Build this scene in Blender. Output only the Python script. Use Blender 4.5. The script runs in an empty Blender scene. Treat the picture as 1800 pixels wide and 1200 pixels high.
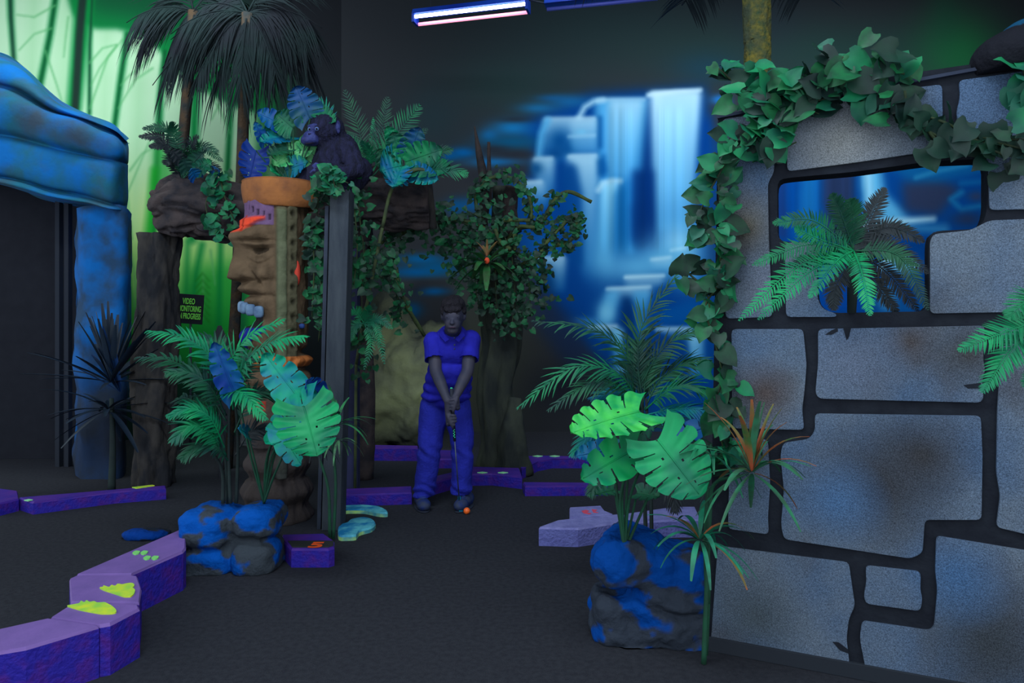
import bpy, bmesh, math, random
import numpy as np
from mathutils import Vector, Matrix, Quaternion, noise
from mathutils.geometry import tessellate_polygon
random.seed(7)
SC = bpy.context.scene
COL = SC.collection
# ---------------------------------------------------------------- camera
F = 1200.0; HZ = 570.0; CH = 1.35          # focal length in pixels of an 1800x1200 frame, horizon row, eye height
cam_d = bpy.data.cameras.new('camera'); cam = bpy.data.objects.new('camera', cam_d); COL.objects.link(cam)
cam.location = (0, 0, CH); cam.rotation_euler = (math.radians(90), 0, 0)
cam_d.sensor_width = 36; cam_d.lens = 24; cam_d.shift_y = -30/1800; cam_d.clip_start = 0.05
SC.camera = cam
# ---------------------------------------------------------------- world, exposure, lamps
w = bpy.data.worlds.new('world'); SC.world = w; w.use_nodes = True
w.node_tree.nodes['Background'].inputs[0].default_value = (0.86, 0.95, 1.0, 1)
w.node_tree.nodes['Background'].inputs[1].default_value = 1.42
SC.view_settings.view_transform = 'Standard'; SC.view_settings.look = 'None'
SC.view_settings.exposure = 0.0; SC.view_settings.gamma = 1.0; SC.view_settings.use_curve_mapping = False
def area(name, loc, target, sx, sy, power, color, spread=180):
    d = bpy.data.lights.new(name, 'AREA'); d.shape = 'RECTANGLE'; d.size = sx; d.size_y = sy; d.energy = power; d.color = color
    d.spread = math.radians(spread)
    o = bpy.data.objects.new(name, d); COL.objects.link(o); o.location = loc
    o.rotation_euler = (Vector(target)-Vector(loc)).to_track_quat('-Z', 'Y').to_euler(); return o
# ceiling washers of the hall: one over the middle, one over the forest painting, one over the waterfall
area('ceiling_lamp_near', (-0.6, 1.6, 4.6), (-0.4, 4.2, 0.4), 2.4, 0.5, 90, (0.80, 0.92, 1.0))
area('ceiling_lamp_forest', (-3.2, 5.4, 5.3), (-3.9, 8.1, 2.4), 2.6, 0.4, 60, (0.90, 1.0, 0.96), 120)
area('ceiling_lamp_waterfall', (3.0, 6.2, 5.3), (2.9, 8.6, 2.4), 5.0, 0.4, 78, (0.84, 0.95, 1.0), 120)

def S(r, g, b):
    f = lambda c: (c/255/12.92) if c/255 <= 0.04045 else ((c/255+0.055)/1.055)**2.4
    return (f(r), f(g), f(b), 1.0)
def P(px, py, Y): return Vector(((px-900)/F*Y, Y, CH-(py-HZ)/F*Y))
def G(px, py):
    Y = F*CH/(py-HZ); return Vector(((px-900)/F*Y, Y, 0))
def H(px, py, h):
    """point at height h seen at a pixel"""
    Y = F*(CH-h)/(py-HZ); return Vector(((px-900)/F*Y, Y, h))

# ---------------------------------------------------------------- materials
MATS = {}
def mat(name, c1, c2=None, scale=6, rough=0.75, bump=0.0, bscale=None, contrast=(0.35, 0.65), emit=None, metal=0.0, spec=0.2, c3=None, s3=3, con3=(0.5, 0.7), stretch=None, spots=None):
    if name in MATS: return MATS[name]
    m = bpy.data.materials.new(name); m.use_nodes = True; nt = m.node_tree; N = nt.nodes; L = nt.links
    b = N['Principled BSDF']; b.inputs['Roughness'].default_value = rough; b.inputs['Metallic'].default_value = metal
    b.inputs['Specular IOR Level'].default_value = spec
    tc = N.new('ShaderNodeTexCoord'); vec = tc.outputs['Object']
    if stretch:
        mp = N.new('ShaderNodeMapping'); mp.inputs['Scale'].default_value = stretch; L.new(vec, mp.inputs[0]); vec = mp.outputs[0]
    def nz(sc, det=5):
        n = N.new('ShaderNodeTexNoise'); n.inputs['Scale'].default_value = sc; n.inputs['Detail'].default_value = det; L.new(vec, n.inputs['Vector']); return n.outputs['Fac']
    def mix(fac, a, bb, con):
        r = N.new('ShaderNodeMapRange'); r.inputs[1].default_value = con[0]; r.inputs[2].default_value = con[1]; L.new(fac, r.inputs[0])
        x = N.new('ShaderNodeMix'); x.data_type = 'RGBA'; L.new(r.outputs[0], x.inputs['Factor'])
        for s, v in ((x.inputs['A'], a), (x.inputs['B'], bb)):
            if isinstance(v, tuple): s.default_value = v
            else: L.new(v, s)
        return x.outputs['Result']
    out = c1
    if c1 == 'paint':
        a = N.new('ShaderNodeAttribute'); a.attribute_name = 'paint'; out = a.outputs['Color']
    if c2 is not None: out = mix(nz(scale), out, c2, contrast)
    if c3 is not None: out = mix(nz(s3, 6), out, c3, con3)
    for (p, r, c, a) in (spots or []):
        d = N.new('ShaderNodeVectorMath'); d.operation = 'DISTANCE'; L.new(tc.outputs['Object'], d.inputs[0]); d.inputs[1].default_value = p
        out = mix(d.outputs['Value'], c if a >= 1 else c, out, (r*0.1, r))
    if isinstance(out, tuple): b.inputs['Base Color'].default_value = out
    else: L.new(out, b.inputs['Base Color'])
    if bump:
        bp = N.new('ShaderNodeBump'); bp.inputs['Strength'].default_value = bump; bp.inputs['Distance'].default_value = 0.02
        L.new(nz(bscale or scale*4, 8), bp.inputs['Height']); L.new(bp.outputs[0], b.inputs['Normal'])
    if emit:
        b.inputs['Emission Color'].default_value = emit[0]; b.inputs['Emission Strength'].default_value = emit[1]
    MATS[name] = m; return m

# ---------------------------------------------------------------- object helpers
def T(name, label, cat, loc, group=None):
    o = bpy.data.objects.new(name, None); COL.objects.link(o); o.location = loc; o.empty_display_size = 0.1
    o['label'] = label; o['category'] = cat
    if group: o['group'] = group
    o['wo'] = tuple(loc); return o
class MB:
    def __init__(s): s.v = []; s.f = []; s.mi = []; s.c = None
    def add(s, vs, fs, mi=0):
        b = len(s.v); s.v.extend([tuple(v) for v in vs]); s.f.extend([tuple(i+b for i in f) for f in fs]); s.mi.extend([mi]*len(fs)); return b
    def box(s, a, b, mi=0, R=None, o=None):
        x0, y0, z0 = a; x1, y1, z1 = b
        vs = [Vector(p) for p in ((x0,y0,z0),(x1,y0,z0),(x1,y1,z0),(x0,y1,z0),(x0,y0,z1),(x1,y0,z1),(x1,y1,z1),(x0,y1,z1))]
        if R is not None: vs = [R @ v for v in vs]
        if o is not None: vs = [v+Vector(o) for v in vs]
        s.add(vs, [(0,3,2,1),(4,5,6,7),(0,1,5,4),(1,2,6,5),(2,3,7,6),(3,0,4,7)], mi)
    def prism(s, poly, up, mi=0):
        """poly: 3-D base points; up: 3-D vector or per-point list"""
        n = len(poly); base = [Vector(p) for p in poly]
        top = [base[i]+(Vector(up[i]) if isinstance(up, list) else Vector(up)) for i in range(n)]
        tri = tessellate_polygon([base])
        fs = [tuple(reversed(t)) for t in tri]+[tuple(i+n for i in t) for t in tri]+[(i, (i+1) % n, (i+1) % n+n, i+n) for i in range(n)]
        s.add(base+top, fs, mi)
    def tube(s, pts, rad, seg=8, mi=0, fn=None, cap=True):
        pts = [Vector(p) for p in pts]; n = len(pts)
        if not hasattr(rad, '__len__'): rad = [rad]*n
        t0 = (pts[1]-pts[0]).normalized(); up = Vector((0, 0, 1)) if abs(t0.z) < 0.9 else Vector((0, 1, 0))
        nx = t0.cross(up).normalized(); base = len(s.v); vs = []; fs = []
        for i, p in enumerate(pts):
            t = (pts[min(i+1, n-1)]-pts[max(i-1, 0)]).normalized()
            nx = (nx-t*nx.dot(t)).normalized(); ny = t.cross(nx)
            for k in range(seg):
                a = 2*math.pi*k/seg; r = rad[i]*(fn(a, i/(n-1)) if fn else 1)
                vs.append(p+nx*math.cos(a)*r+ny*math.sin(a)*r)
        for i in range(n-1):
            for k in range(seg):
                k2 = (k+1) % seg; fs.append((i*seg+k, i*seg+k2, (i+1)*seg+k2, (i+1)*seg+k))
        if cap: fs.append(tuple(range(seg-1, -1, -1))); fs.append(tuple((n-1)*seg+k for k in range(seg)))
        s.add(vs, fs, mi)
    def ball(s, c, r, R=None, seg=20, ring=14, mi=0):
        if not hasattr(r, '__len__'): r = (r, r, r)
        vs = []; fs = []; c = Vector(c)
        for j in range(1, ring):
            th = math.pi*j/ring
            for k in range(seg):
                ph = 2*math.pi*k/seg; v = Vector((r[0]*math.sin(th)*math.cos(ph), r[1]*math.sin(th)*math.sin(ph), r[2]*math.cos(th)))
                vs.append(c+(R @ v if R is not None else v))
        for e in (1, -1):
            v = Vector((0, 0, e*r[2])); vs.append(c+(R @ v if R is not None else v))
        T_, B_ = len(vs)-2, len(vs)-1
        for j in range(ring-2):
            for k in range(seg):
                k2 = (k+1) % seg; fs.append((j*seg+k, (j+1)*seg+k, (j+1)*seg+k2, j*seg+k2))
        for k in range(seg):
            k2 = (k+1) % seg; fs.append((T_, k, k2)); fs.append((B_, (ring-2)*seg+k2, (ring-2)*seg+k))
        s.add(vs, fs, mi)
    def limb(s, pts, rad, seg=14):
        """tapered chain of capsules for remeshing"""
        pts = [Vector(p) for p in pts]
        for p, r in zip(pts, rad): s.ball(p, r, seg=seg, ring=10)
        for i in range(len(pts)-1):
            if (pts[i+1]-pts[i]).length > 1e-4: s.tube([pts[i], pts[i+1]], [rad[i], rad[i+1]], seg)
def build(mb, name, mats, parent=None, smooth=True, label=None, bevel=0, sub=0, kind=None):
    wo = Vector(parent['wo']) if parent is not None else Vector((0, 0, 0))
    me = bpy.data.meshes.new(name)
    me.from_pydata([tuple(Vector(v)-wo) for v in mb.v] if wo.length else mb.v, [], mb.f)
    if not isinstance(mats, (list, tuple)): mats = [mats]
    for m in mats: me.materials.append(m)
    if len(mats) > 1: me.polygons.foreach_set('material_index', mb.mi)
    if mb.c is not None:
        a = me.color_attributes.new('paint', 'FLOAT_COLOR', 'POINT'); a.data.foreach_set('color', np.asarray(mb.c, dtype=np.float32).ravel())
    if smooth: me.polygons.foreach_set('use_smooth', [True]*len(me.polygons))
    o = bpy.data.objects.new(name, me); COL.objects.link(o)
    if parent is not None: o.parent = parent; o['wo'] = tuple(wo)
    if label: o['label'] = label
    if kind: o['kind'] = kind
    if bevel:
        b = o.modifiers.new('bevel', 'BEVEL'); b.width = bevel; b.segments = 2; b.limit_method = 'ANGLE'; b.angle_limit = math.radians(35)
    if sub:
        b = o.modifiers.new('sub', 'SUBSURF'); b.levels = sub; b.render_levels = sub
    me.update(); return o
def solo(mb, name, mats, label, cat, group=None, origin=None, **k):
    """a thing that is one mesh"""
    if origin is None:
        a = np.array([tuple(v) for v in mb.v]); origin = ((a[:, 0].min()+a[:, 0].max())/2, (a[:, 1].min()+a[:, 1].max())/2, a[:, 2].min())
    og = Vector(origin); mb.v = [tuple(Vector(v)-og) for v in mb.v]
    o = build(mb, name, mats, None, **k); o.location = og; o['wo'] = tuple(og)
    o['label'] = label; o['category'] = cat
    if group: o['group'] = group
    return o
def remesh(mb, voxel, smooth=4, disp=None):
    me = bpy.data.meshes.new('tmp'); me.from_pydata(mb.v, [], mb.f); o = bpy.data.objects.new('tmp', me); COL.objects.link(o)
    r = o.modifiers.new('r', 'REMESH'); r.mode = 'VOXEL'; r.voxel_size = voxel
    if smooth: q = o.modifiers.new('s', 'SMOOTH'); q.iterations = smooth; q.factor = 0.5
    dg = bpy.context.evaluated_depsgraph_get(); ev = o.evaluated_get(dg); m2 = ev.to_mesh()
    n = len(m2.vertices); co = np.empty(n*3, dtype=np.float64); m2.vertices.foreach_get('co', co); co = co.reshape(n, 3)
    if disp is not None:
        no = np.empty(n*3); m2.vertices.foreach_get('normal', no); no = no.reshape(n, 3)
        d = np.array([disp(Vector(co[i]), Vector(no[i])) for i in range(n)]); co = co+no*d[:, None]
    out = MB(); out.v = [tuple(c) for c in co]; out.f = [tuple(p.vertices) for p in m2.polygons]; out.mi = [0]*len(out.f)
    ev.to_mesh_clear(); bpy.data.objects.remove(o); bpy.data.meshes.remove(me); return out
def fbm(v, sc=1, oc=4): return noise.fractal(Vector(v)*sc, 1.0, 2.0, oc)
def bez(p, n):
    p = [Vector(q) for q in p]; out = []
    for i in range(n+1):
        t = i/n; q = list(p)
        while len(q) > 1: q = [q[k].lerp(q[k+1], t) for k in range(len(q)-1)]
        out.append(q[0])
    return out
def spline(p, n):
    """Catmull-Rom through the points, n pieces per span"""
    p = [Vector(q) for q in p]; p = [p[0]*2-p[1]]+p+[p[-1]*2-p[-2]]; out = []
    for i in range(1, len(p)-2):
        for k in range(n):
            t = k/n; a, b, c, d = p[i-1:i+3]
            out.append(0.5*((2*b)+(c-a)*t+(2*a-5*b+4*c-d)*t*t+(3*b-a-3*c+d)*t**3))
    out.append(p[-2]); return out
def rnd(poly, r, n=3):
    """round the corners of a 2-D polygon"""
    out = []; m = len(poly)
    for i in range(m):
        a, b, c = (Vector(poly[i-1]), Vector(poly[i]), Vector(poly[(i+1) % m]))
        l1 = min(r, (a-b).length*0.45); l2 = min(r, (c-b).length*0.45)
        s = b+(a-b).normalized()*l1; e = b+(c-b).normalized()*l2
        for k in range(n+1):
            t = k/n; out.append(tuple(s.lerp(b, t).lerp(b.lerp(e, t), t)))
    return out

# ---------------------------------------------------------------- painted canvases (murals are painted on real walls)
class Canvas:
    def __init__(s, x0, y0, x1, y1, st, base):
        s.x0, s.y0, s.st = x0, y0, st; s.w = int((x1-x0)/st)+1; s.h = int((y1-y0)/st)+1
        s.X, s.Y = np.meshgrid(x0+np.arange(s.w)*st, y0+np.arange(s.h)*st); s.a = np.zeros((s.h, s.w, 3)); s.a[:] = base
    def put(s, m, c, al=1.0):
        m = (np.clip(m, 0, 1)*al)[..., None]; s.a = s.a*(1-m)+np.array(c, float)*m
    def blur(s, m, px):
        r = max(1, int(px/s.st*2)); k = np.exp(-0.5*(np.arange(-r, r+1)/(px/s.st*0.8))**2); k /= k.sum()
        m = np.pad(m, r, mode='edge'); m = sum(k[i]*m[:, i:i+s.w] for i in range(2*r+1)); m = sum(k[i]*m[i:i+s.h, :] for i in range(2*r+1)); return m
    def poly(s, pts, c, soft=6, al=1.0, c2=None):
        ins = np.zeros(s.X.shape, bool); n = len(pts)
        for i in range(n):
            x1, y1 = pts[i]; x2, y2 = pts[(i+1) % n]
            if y1 == y2: continue
            cr = ((y1 > s.Y) != (y2 > s.Y)) & (s.X < (x2-x1)*(s.Y-y1)/(y2-y1)+x1); ins ^= cr
        m = s.blur(ins.astype(float), soft) if soft else ins.astype(float)
        if c2 is not None:     # vertical blend of the paint from c to c2
            ys = [p[1] for p in pts]; t = np.clip((s.Y-min(ys))/(max(ys)-min(ys)), 0, 1)[..., None]; cc = np.array(c)*(1-t)+np.array(c2)*t
            mm = (np.clip(m, 0, 1)*al)[..., None]; s.a = s.a*(1-mm)+cc*mm
        else: s.put(m, c, al)
    def line(s, pts, w0, w1, c, soft=3, al=1.0):
        best = np.full(s.X.shape, 1e9); n = len(pts)-1
        for i in range(n):
            (x1, y1), (x2, y2) = pts[i], pts[i+1]; L2 = (x2-x1)**2+(y2-y1)**2+1e-9
            t = np.clip(((s.X-x1)*(x2-x1)+(s.Y-y1)*(y2-y1))/L2, 0, 1)
            d = np.hypot(s.X-(x1+t*(x2-x1)), s.Y-(y1+t*(y2-y1))); w = w0+(w1-w0)*(i+t)/n; best = np.minimum(best, d-w/2)
        s.put(np.clip(0.5-best/(2*soft), 0, 1), c, al)
    def spot(s, x, y, rx, ry, c, al=1.0, p=1.0):
        s.put(np.exp(-(((s.X-x)/rx)**2+((s.Y-y)/ry)**2)*p), c, al)
    def streaks(s, box, amp, freq=9, seed=1):
        """vertical brush streaks"""
        rs = np.random.RandomState(seed); k = rs.rand(s.w)*2-1; k = np.convolve(k, np.ones(3)/3, 'same'); x0, y0, x1, y1 = box
        m = s.blur(((s.X > x0) & (s.X < x1) & (s.Y > y0) & (s.Y < y1)).astype(float), 12); s.a = np.clip(s.a*(1+(m*amp*k[None, :])[..., None]), 0, 255)
    def at(s, px, py):
        u = np.clip((np.asarray(px)-s.x0)/s.st, 0, s.w-1.001); v = np.clip((np.asarray(py)-s.y0)/s.st, 0, s.h-1.001)
        i = u.astype(int); j = v.astype(int); fu = (u-i)[:, None]; fv = (v-j)[:, None]
        c = (s.a[j, i]*(1-fu)+s.a[j, i+1]*fu)*(1-fv)+(s.a[j+1, i]*(1-fu)+s.a[j+1, i+1]*fu)*fv
        c = np.clip(c, 0, 255)/255; lin = np.where(c <= 0.04045, c/12.92, ((c+0.055)/1.055)**2.4); return np.hstack([lin, np.ones((len(lin), 1))])
# ================================================================ the room
YB = 8.6; XC = -2.15; ZT = 5.7                      # back wall distance, corner with the forest wall, ceiling height
# ---- waterfall painting on the back wall
W = Canvas(540, -60, 1840, 780, 2.5, (46, 49, 56))
dk = (38, 42, 52)
W.spot(1050, 40, 260, 90, (34, 52, 56), 0.7); W.spot(1450, 90, 330, 60, (34, 62, 58), 0.8); W.spot(1690, 95, 75, 75, (30, 110, 62), 0.8)
W.spot(1660, 30, 30, 60, (30, 80, 60), 0.5); W.spot(900, 150, 120, 60, (38, 60, 62), 0.8); W.spot(1350, 40, 60, 60, (40, 50, 60), 0.6)
W.spot(760, 210, 60, 60, (34, 54, 62), 0.7)
W.spot(1240, 120, 60, 30, (24, 62, 84), 0.6)
bl = (0, 62, 138)
W.poly([(905,225),(960,195),(1040,165),(1140,158),(1240,152),(1252,260),(1246,470),(1262,560),(1268,720),(1150,740),(1060,640),(985,560),(940,480),(905,430),(905,330),(940,300),(935,250)], bl, 12)
for (x, y, rx, ry, c, a) in ((900,225,38,16,(20,120,190),.9),(860,238,18,12,(20,110,180),.8),(945,190,36,10,(24,110,170),.8),(1000,178,40,12,(20,100,160),.8),(900,250,60,14,(10,84,128),.9),(870,285,50,9,(20,110,180),.9),
                          (815,268,28,10,(0,95,170),.9),(790,275,20,8,(0,85,150),.8),(830,360,40,14,(10,84,150),.8),(870,375,30,16,(0,80,150),.7),(905,320,20,14,(0,70,140),.7),(970,172,30,6,(20,90,150),.7),
                          (740,455,42,10,(0,90,160),.9),(730,478,55,11,(0,80,150),.9),(770,470,40,14,(0,80,140),.8),(760,512,28,7,(0,95,170),.9),(725,545,18,14,(0,80,140),.8),(650,545,40,18,(0,55,100),.5),(860,350,26,10,(0,80,150),.5),(800,365,14,14,(0,85,150),.7),(1265,175,16,9,(30,110,190),1),(1276,182,10,6,(30,110,190),1)):
    W.spot(x, y, rx, ry, c, a, 1.1)
for (x, y, rx, ry) in ((868,262,30,7),(905,210,30,5),(905,272,40,7),(850,310,40,12),(900,300,30,12),(760,430,60,14),(770,495,50,6),(720,510,30,9)): W.spot(x, y, rx, ry, dk, 0.75)
lt = (84, 172, 226); br = (166, 210, 234); md = (24, 112, 184)
def veil(x0, x1, y, X0, X1, Y1, c0=br, c1=md, al=.95, soft=5, lip=True, a1=.6):
    """a sheet of falling water: bright lip, paint thinning towards the foot"""
    ins = np.zeros(W.X.shape); t = np.clip((W.Y-y)/(Y1-y), 0, 1); l = x0+(X0-x0)*t; r = x1+(X1-x1)*t
    m = np.clip((W.X-l)/(soft*1.6)+.5, 0, 1)*np.clip((r-W.X)/(soft*1.6)+.5, 0, 1)*np.clip((W.Y-y)/5+.5, 0, 1)*np.clip((Y1-W.Y)/(0.18*(Y1-y)), 0, 1)
    m = W.blur(m, 5); tt = (t**0.8)[..., None]; cc = np.array(c0)*(1-tt)+np.array(c1)*tt; mm = (m*al*(1-t*(1-a1)))[..., None]; W.a = W.a*(1-mm)+cc*mm
    if lip: W.line([(x0+5, y+2), (x0+10, y+1), (x1-6, y)], 4, 4, (190,226,244), 5, .75)
mist = lambda x, y, rx, ry, a, c=(100,184,230): W.spot(x, y, rx, ry, c, a)
W.poly([(1108,180),(1160,180),(1158,440),(1112,440)], (0,46,112), 6); W.poly([(1218,230),(1250,200),(1248,420),(1212,400)], (0,56,130), 8)
veil(1046,1138,174,1050,1116,470,lt,(10,100,176),.95,8,True,.75); veil(1070,1132,176,1062,1112,330,br,lt,.85,9,False)
veil(1142,1232,161,1154,1214,450,(196,232,250),(60,152,214),1,8,True,.8); veil(1160,1226,164,1164,1204,360,br,lt,.6,10,False)
W.line([(1140,167),(1188,161),(1231,158)], 7, 6, (204,236,250), 4, .9)
W.line([(1018,206),(1028,188),(1044,178),(1060,176)], 9, 8, br, 5, .9)
veil(956,1050,208,950,1048,290,br,(20,106,178),.9,6); W.spot(984, 248, 20, 22, (2,74,140), .95); W.spot(1000, 262, 14, 12, (2,74,140), .8); W.spot(975, 270, 16, 12, (0,66,130), .8)
W.line([(962,212),(952,235),(947,272)], 12, 10, lt, 6, .9); veil(1004,1049,210,1004,1049,272,br,lt,.6,5,False); W.spot(1022, 232, 9, 5, (110,190,230), .7); W.line([(1000,240),(1045,238)], 4, 4, br, 4, .6)
W.poly([(1050,205),(1060,205),(1060,262),(1052,262)], (0,70,140), 4, .8)
veil(996,1052,273,1026,1046,500,br,(40,132,200),.95,7); W.poly([(985,300),(1000,284),(1014,292),(1024,340),(1026,470),(1006,470),(996,390)], (0,66,138), 7, .95)
W.poly([(1050,285),(1062,268),(1068,300),(1062,312),(1052,308)], (0,74,144), 5, .9)
veil(936,975,278,950,974,360,br,(20,106,178),.95,6); W.spot(943, 296, 12, 12, (4,70,128), .85)
veil(921,956,319,926,966,372,br,(16,100,172),.9,6)
veil(1056,1088,318,1044,1074,490,(150,214,242),(70,160,216),.95,8,False); W.line([(1052,334),(1060,322),(1076,317),(1090,318)], 8, 7, br, 5, .9)
W.poly([(1080,340),(1098,322),(1110,330),(1112,440),(1080,450)], (6,92,160), 8, .7); W.line([(1106,330),(1108,440)], 8, 10, (50,140,205), 7, .6)
W.poly([(1112,300),(1148,300),(1150,410),(1120,440),(1108,420)], (0,46,112), 8, .9)
mist(1196,432,40,34,.85,(150,212,242)); mist(1170,455,60,30,.8); mist(1120,470,44,22,.7); mist(1080,470,40,30,.45); mist(1222,400,18,36,.4); mist(1060,440,24,60,.35); mist(1210,480,30,30,.6)
veil(1144,1180,455,1150,1186,478,br,lt,.7,6,False,.2); W.line([(1146,456),(1178,452)], 3, 3, (190,232,250), 4, .8); W.line([(1180,440),(1204,436)], 3, 3, (190,232,250), 4, .7)
veil(1099,1168,486,1100,1160,530,br,md,.8,7,False,.3); W.line([(1100,487),(1166,484)], 5, 4, (190,232,250), 4, .9)
veil(1068,1144,506,1076,1142,545,br,md,.8,7,False,.3); W.line([(1068,508),(1142,504)], 5, 4, (190,232,250), 4, .85)
veil(1114,1142,512,1116,1136,610,lt,(14,98,168),.9,6,False); veil(1064,1090,512,1050,1072,575,lt,lt,.9,8,False,.9); mist(1066,550,18,22,.8,(120,198,236))
veil(934,995,452,974,992,520,br,(10,90,160),.95,6); W.poly([(940,462),(968,464),(976,500),(968,520),(948,490)], (2,60,120), 7, .9); mist(955,430,30,26,.3,(50,130,190))
W.poly([(1094,520),(1108,522),(1116,560),(1120,640),(1118,700),(1098,690),(1092,580)], (0,48,108), 7, .95)
veil(1030,1088,573,1060,1092,600,br,md,.85,6); veil(1076,1096,578,1080,1094,660,(130,204,238),(40,130,196),.95,5,False,.9); mist(1094,650,16,6,.7,(130,204,238)); mist(1030,565,30,8,.6,(70,150,210))
W.poly([(1150,505),(1172,500),(1176,550),(1150,570)], (0,66,140), 7, .8); W.poly([(1160,548),(1220,525),(1240,540),(1232,566),(1150,572)], (0,84,160), 8, .7)
veil(1150,1219,577,1205,1235,610,br,md,.8,6,True,.3); veil(1208,1237,585,1212,1238,665,(150,214,242),(60,150,210),.95,6,False,.9)
W.poly([(1130,592),(1205,588),(1212,660),(1160,700),(1125,680)], (4,60,130), 8, .9)
W.spot(1165, 625, 22, 14, (20,60,110), .6); W.poly([(940,490),(975,525),(1020,570),(1040,640),(1000,650),(940,570)], (24,44,82), 14, .8); W.spot(1180, 745, 60, 40, (0,78,150), .5)
# what shows through the opening of the stone wall
W.poly([(1250,240),(1330,230),(1500,235),(1700,215),(1800,250),(1810,400),(1780,560),(1700,620),(1500,640),(1350,650),(1250,700)], (0,64,138), 26)
W.poly([(1340,290),(1760,260),(1760,560),(1340,560)], (0,66,142), 14)
W.poly([(1410,300),(1440,300),(1440,430),(1400,440)], (20,110,180), 8, .8); W.poly([(1445,290),(1500,290),(1502,420),(1450,430)], (38,50,84), 7, .9)
W.poly([(1366,310),(1380,310),(1385,420),(1366,420)], (30,50,110), 6, .6)
W.poly([(1512,295),(1548,290),(1556,340),(1600,385),(1520,400)], (90,176,224), 8, .95); W.line([(1525,300),(1530,360)], 16, 12, (150,210,240), 7, .8)
W.line([(1520,398),(1560,392),(1640,384)], 16, 9, (180,228,248), 6); W.line([(1545,400),(1660,402)], 12, 16, (60,140,190), 8, .7)
W.poly([(1585,320),(1640,310),(1690,330),(1650,380),(1590,372)], (44,54,84), 10, .95); W.poly([(1560,290),(1740,268),(1740,300),(1640,320),(1600,318)], (8,92,152), 9, .9)
W.line([(1610,312),(1650,300),(1700,290)], 7, 7, (40,130,180), 4, .8); W.line([(1690,338),(1672,350),(1690,368),(1735,360)], 9, 8, (20,112,170), 5, .9)
W.line([(1690,322),(1735,318)], 8, 8, (10,96,160), 5, .9); W.spot(1716, 345, 16, 10, (50,60,92), .8); W.spot(1700, 385, 30, 14, (40,50,80), .8)
W.line([(1548,470),(1560,457),(1590,453),(1610,466)], 12, 10, (180,230,250), 5); W.spot(1580, 470, 36, 12, (130,205,240), .8)
W.poly([(1440,425),(1520,420),(1540,450),(1530,545),(1440,548)], (2,70,158), 7); W.spot(1560, 525, 18, 24, (90,175,225), .8); W.line([(1535,440),(1620,430),(1650,500)], 8, 8, (0,60,130), 8, .8)
W.spot(1600, 540, 30, 14, (20,100,170), .6)
W.streaks((1050, 190, 1215, 440), 0.12); W.streaks((1370, 300, 1550, 420), 0.1)
# hazy rocks low on the wall
W.spot(690, 650, 60, 60, (44, 52, 48), .6); W.spot(860, 640, 80, 110, (46, 52, 46), .6); W.spot(1000, 680, 80, 40, (30, 34, 46), .8)
def wall_grid(p0, p1, nx, nz, cv, name):
    """vertical wall from p0 to p1 with the canvas looked up where the wall stands"""
    p0 = Vector((*p0, 0)); p1 = Vector((*p1, 0)); xs = np.linspace(0, 1, nx); zs = np.linspace(0, ZT, nz)
    XX, ZZ = np.meshgrid(xs, zs); x = p0.x+(p1.x-p0.x)*XX.ravel(); y = p0.y+(p1.y-p0.y)*XX.ravel(); z = ZZ.ravel()
    m = MB(); m.v = list(zip(x.tolist(), y.tolist(), z.tolist())); i = np.arange((nz-1)*nx).reshape(nz-1, nx)[:, :-1].ravel()
    m.f = list(zip(i.tolist(), (i+1).tolist(), (i+1+nx).tolist(), (i+nx).tolist())); m.mi = [0]*len(m.f)
    m.c = cv.at(900+F*x/y, HZ-(z-CH)*F/y)
    return build(m, name, mat('mural_paint', 'paint', rough=0.9, spec=0.05), None, kind='structure', smooth=False)
wall_grid((XC, YB), (6.75, YB), 520, 330, W, 'wall_back')
# ---- forest painting on the left wall
L_ = Canvas(-80, -80, 640, 800, 2.2, (190, 232, 196))
L_.poly([(-80,330),(640,330),(640,470),(-80,470)], (196,226,142), 60, .9); L_.poly([(-80,430),(640,430),(640,700),(-80,700)], (150,222,112), 40, .9)
L_.poly([(-80,540),(640,540),(640,800),(-80,800)], (18,128,62), 40, .95); L_.poly([(-80,650),(640,650),(640,800),(-80,800)], (24,50,48), 40, .95)
for x, w_, a in ((60,20,.35),(120,26,.3),(190,16,.3),(250,20,.35),(330,14,.3)): L_.line([(x,0),(x-14,400)], w_, w_, (148,210,158), 10, a)
g1 = (14, 136, 66); g2 = (16, 92, 52); g3 = (26, 50, 48)
L_.poly([(330,470),(420,460),(470,520),(470,640),(300,640),(300,560)], (30,160,60), 18, .8)
L_.poly([(95,-80),(640,-80),(640,240),(420,190),(340,150),(283,92),(262,68),(210,52),(165,50),(128,26)], (16,128,66), 5, 1)
L_.poly([(120,-80),(640,-80),(640,120),(330,70),(230,30),(160,20)], (22,84,56), 22, .9)
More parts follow.
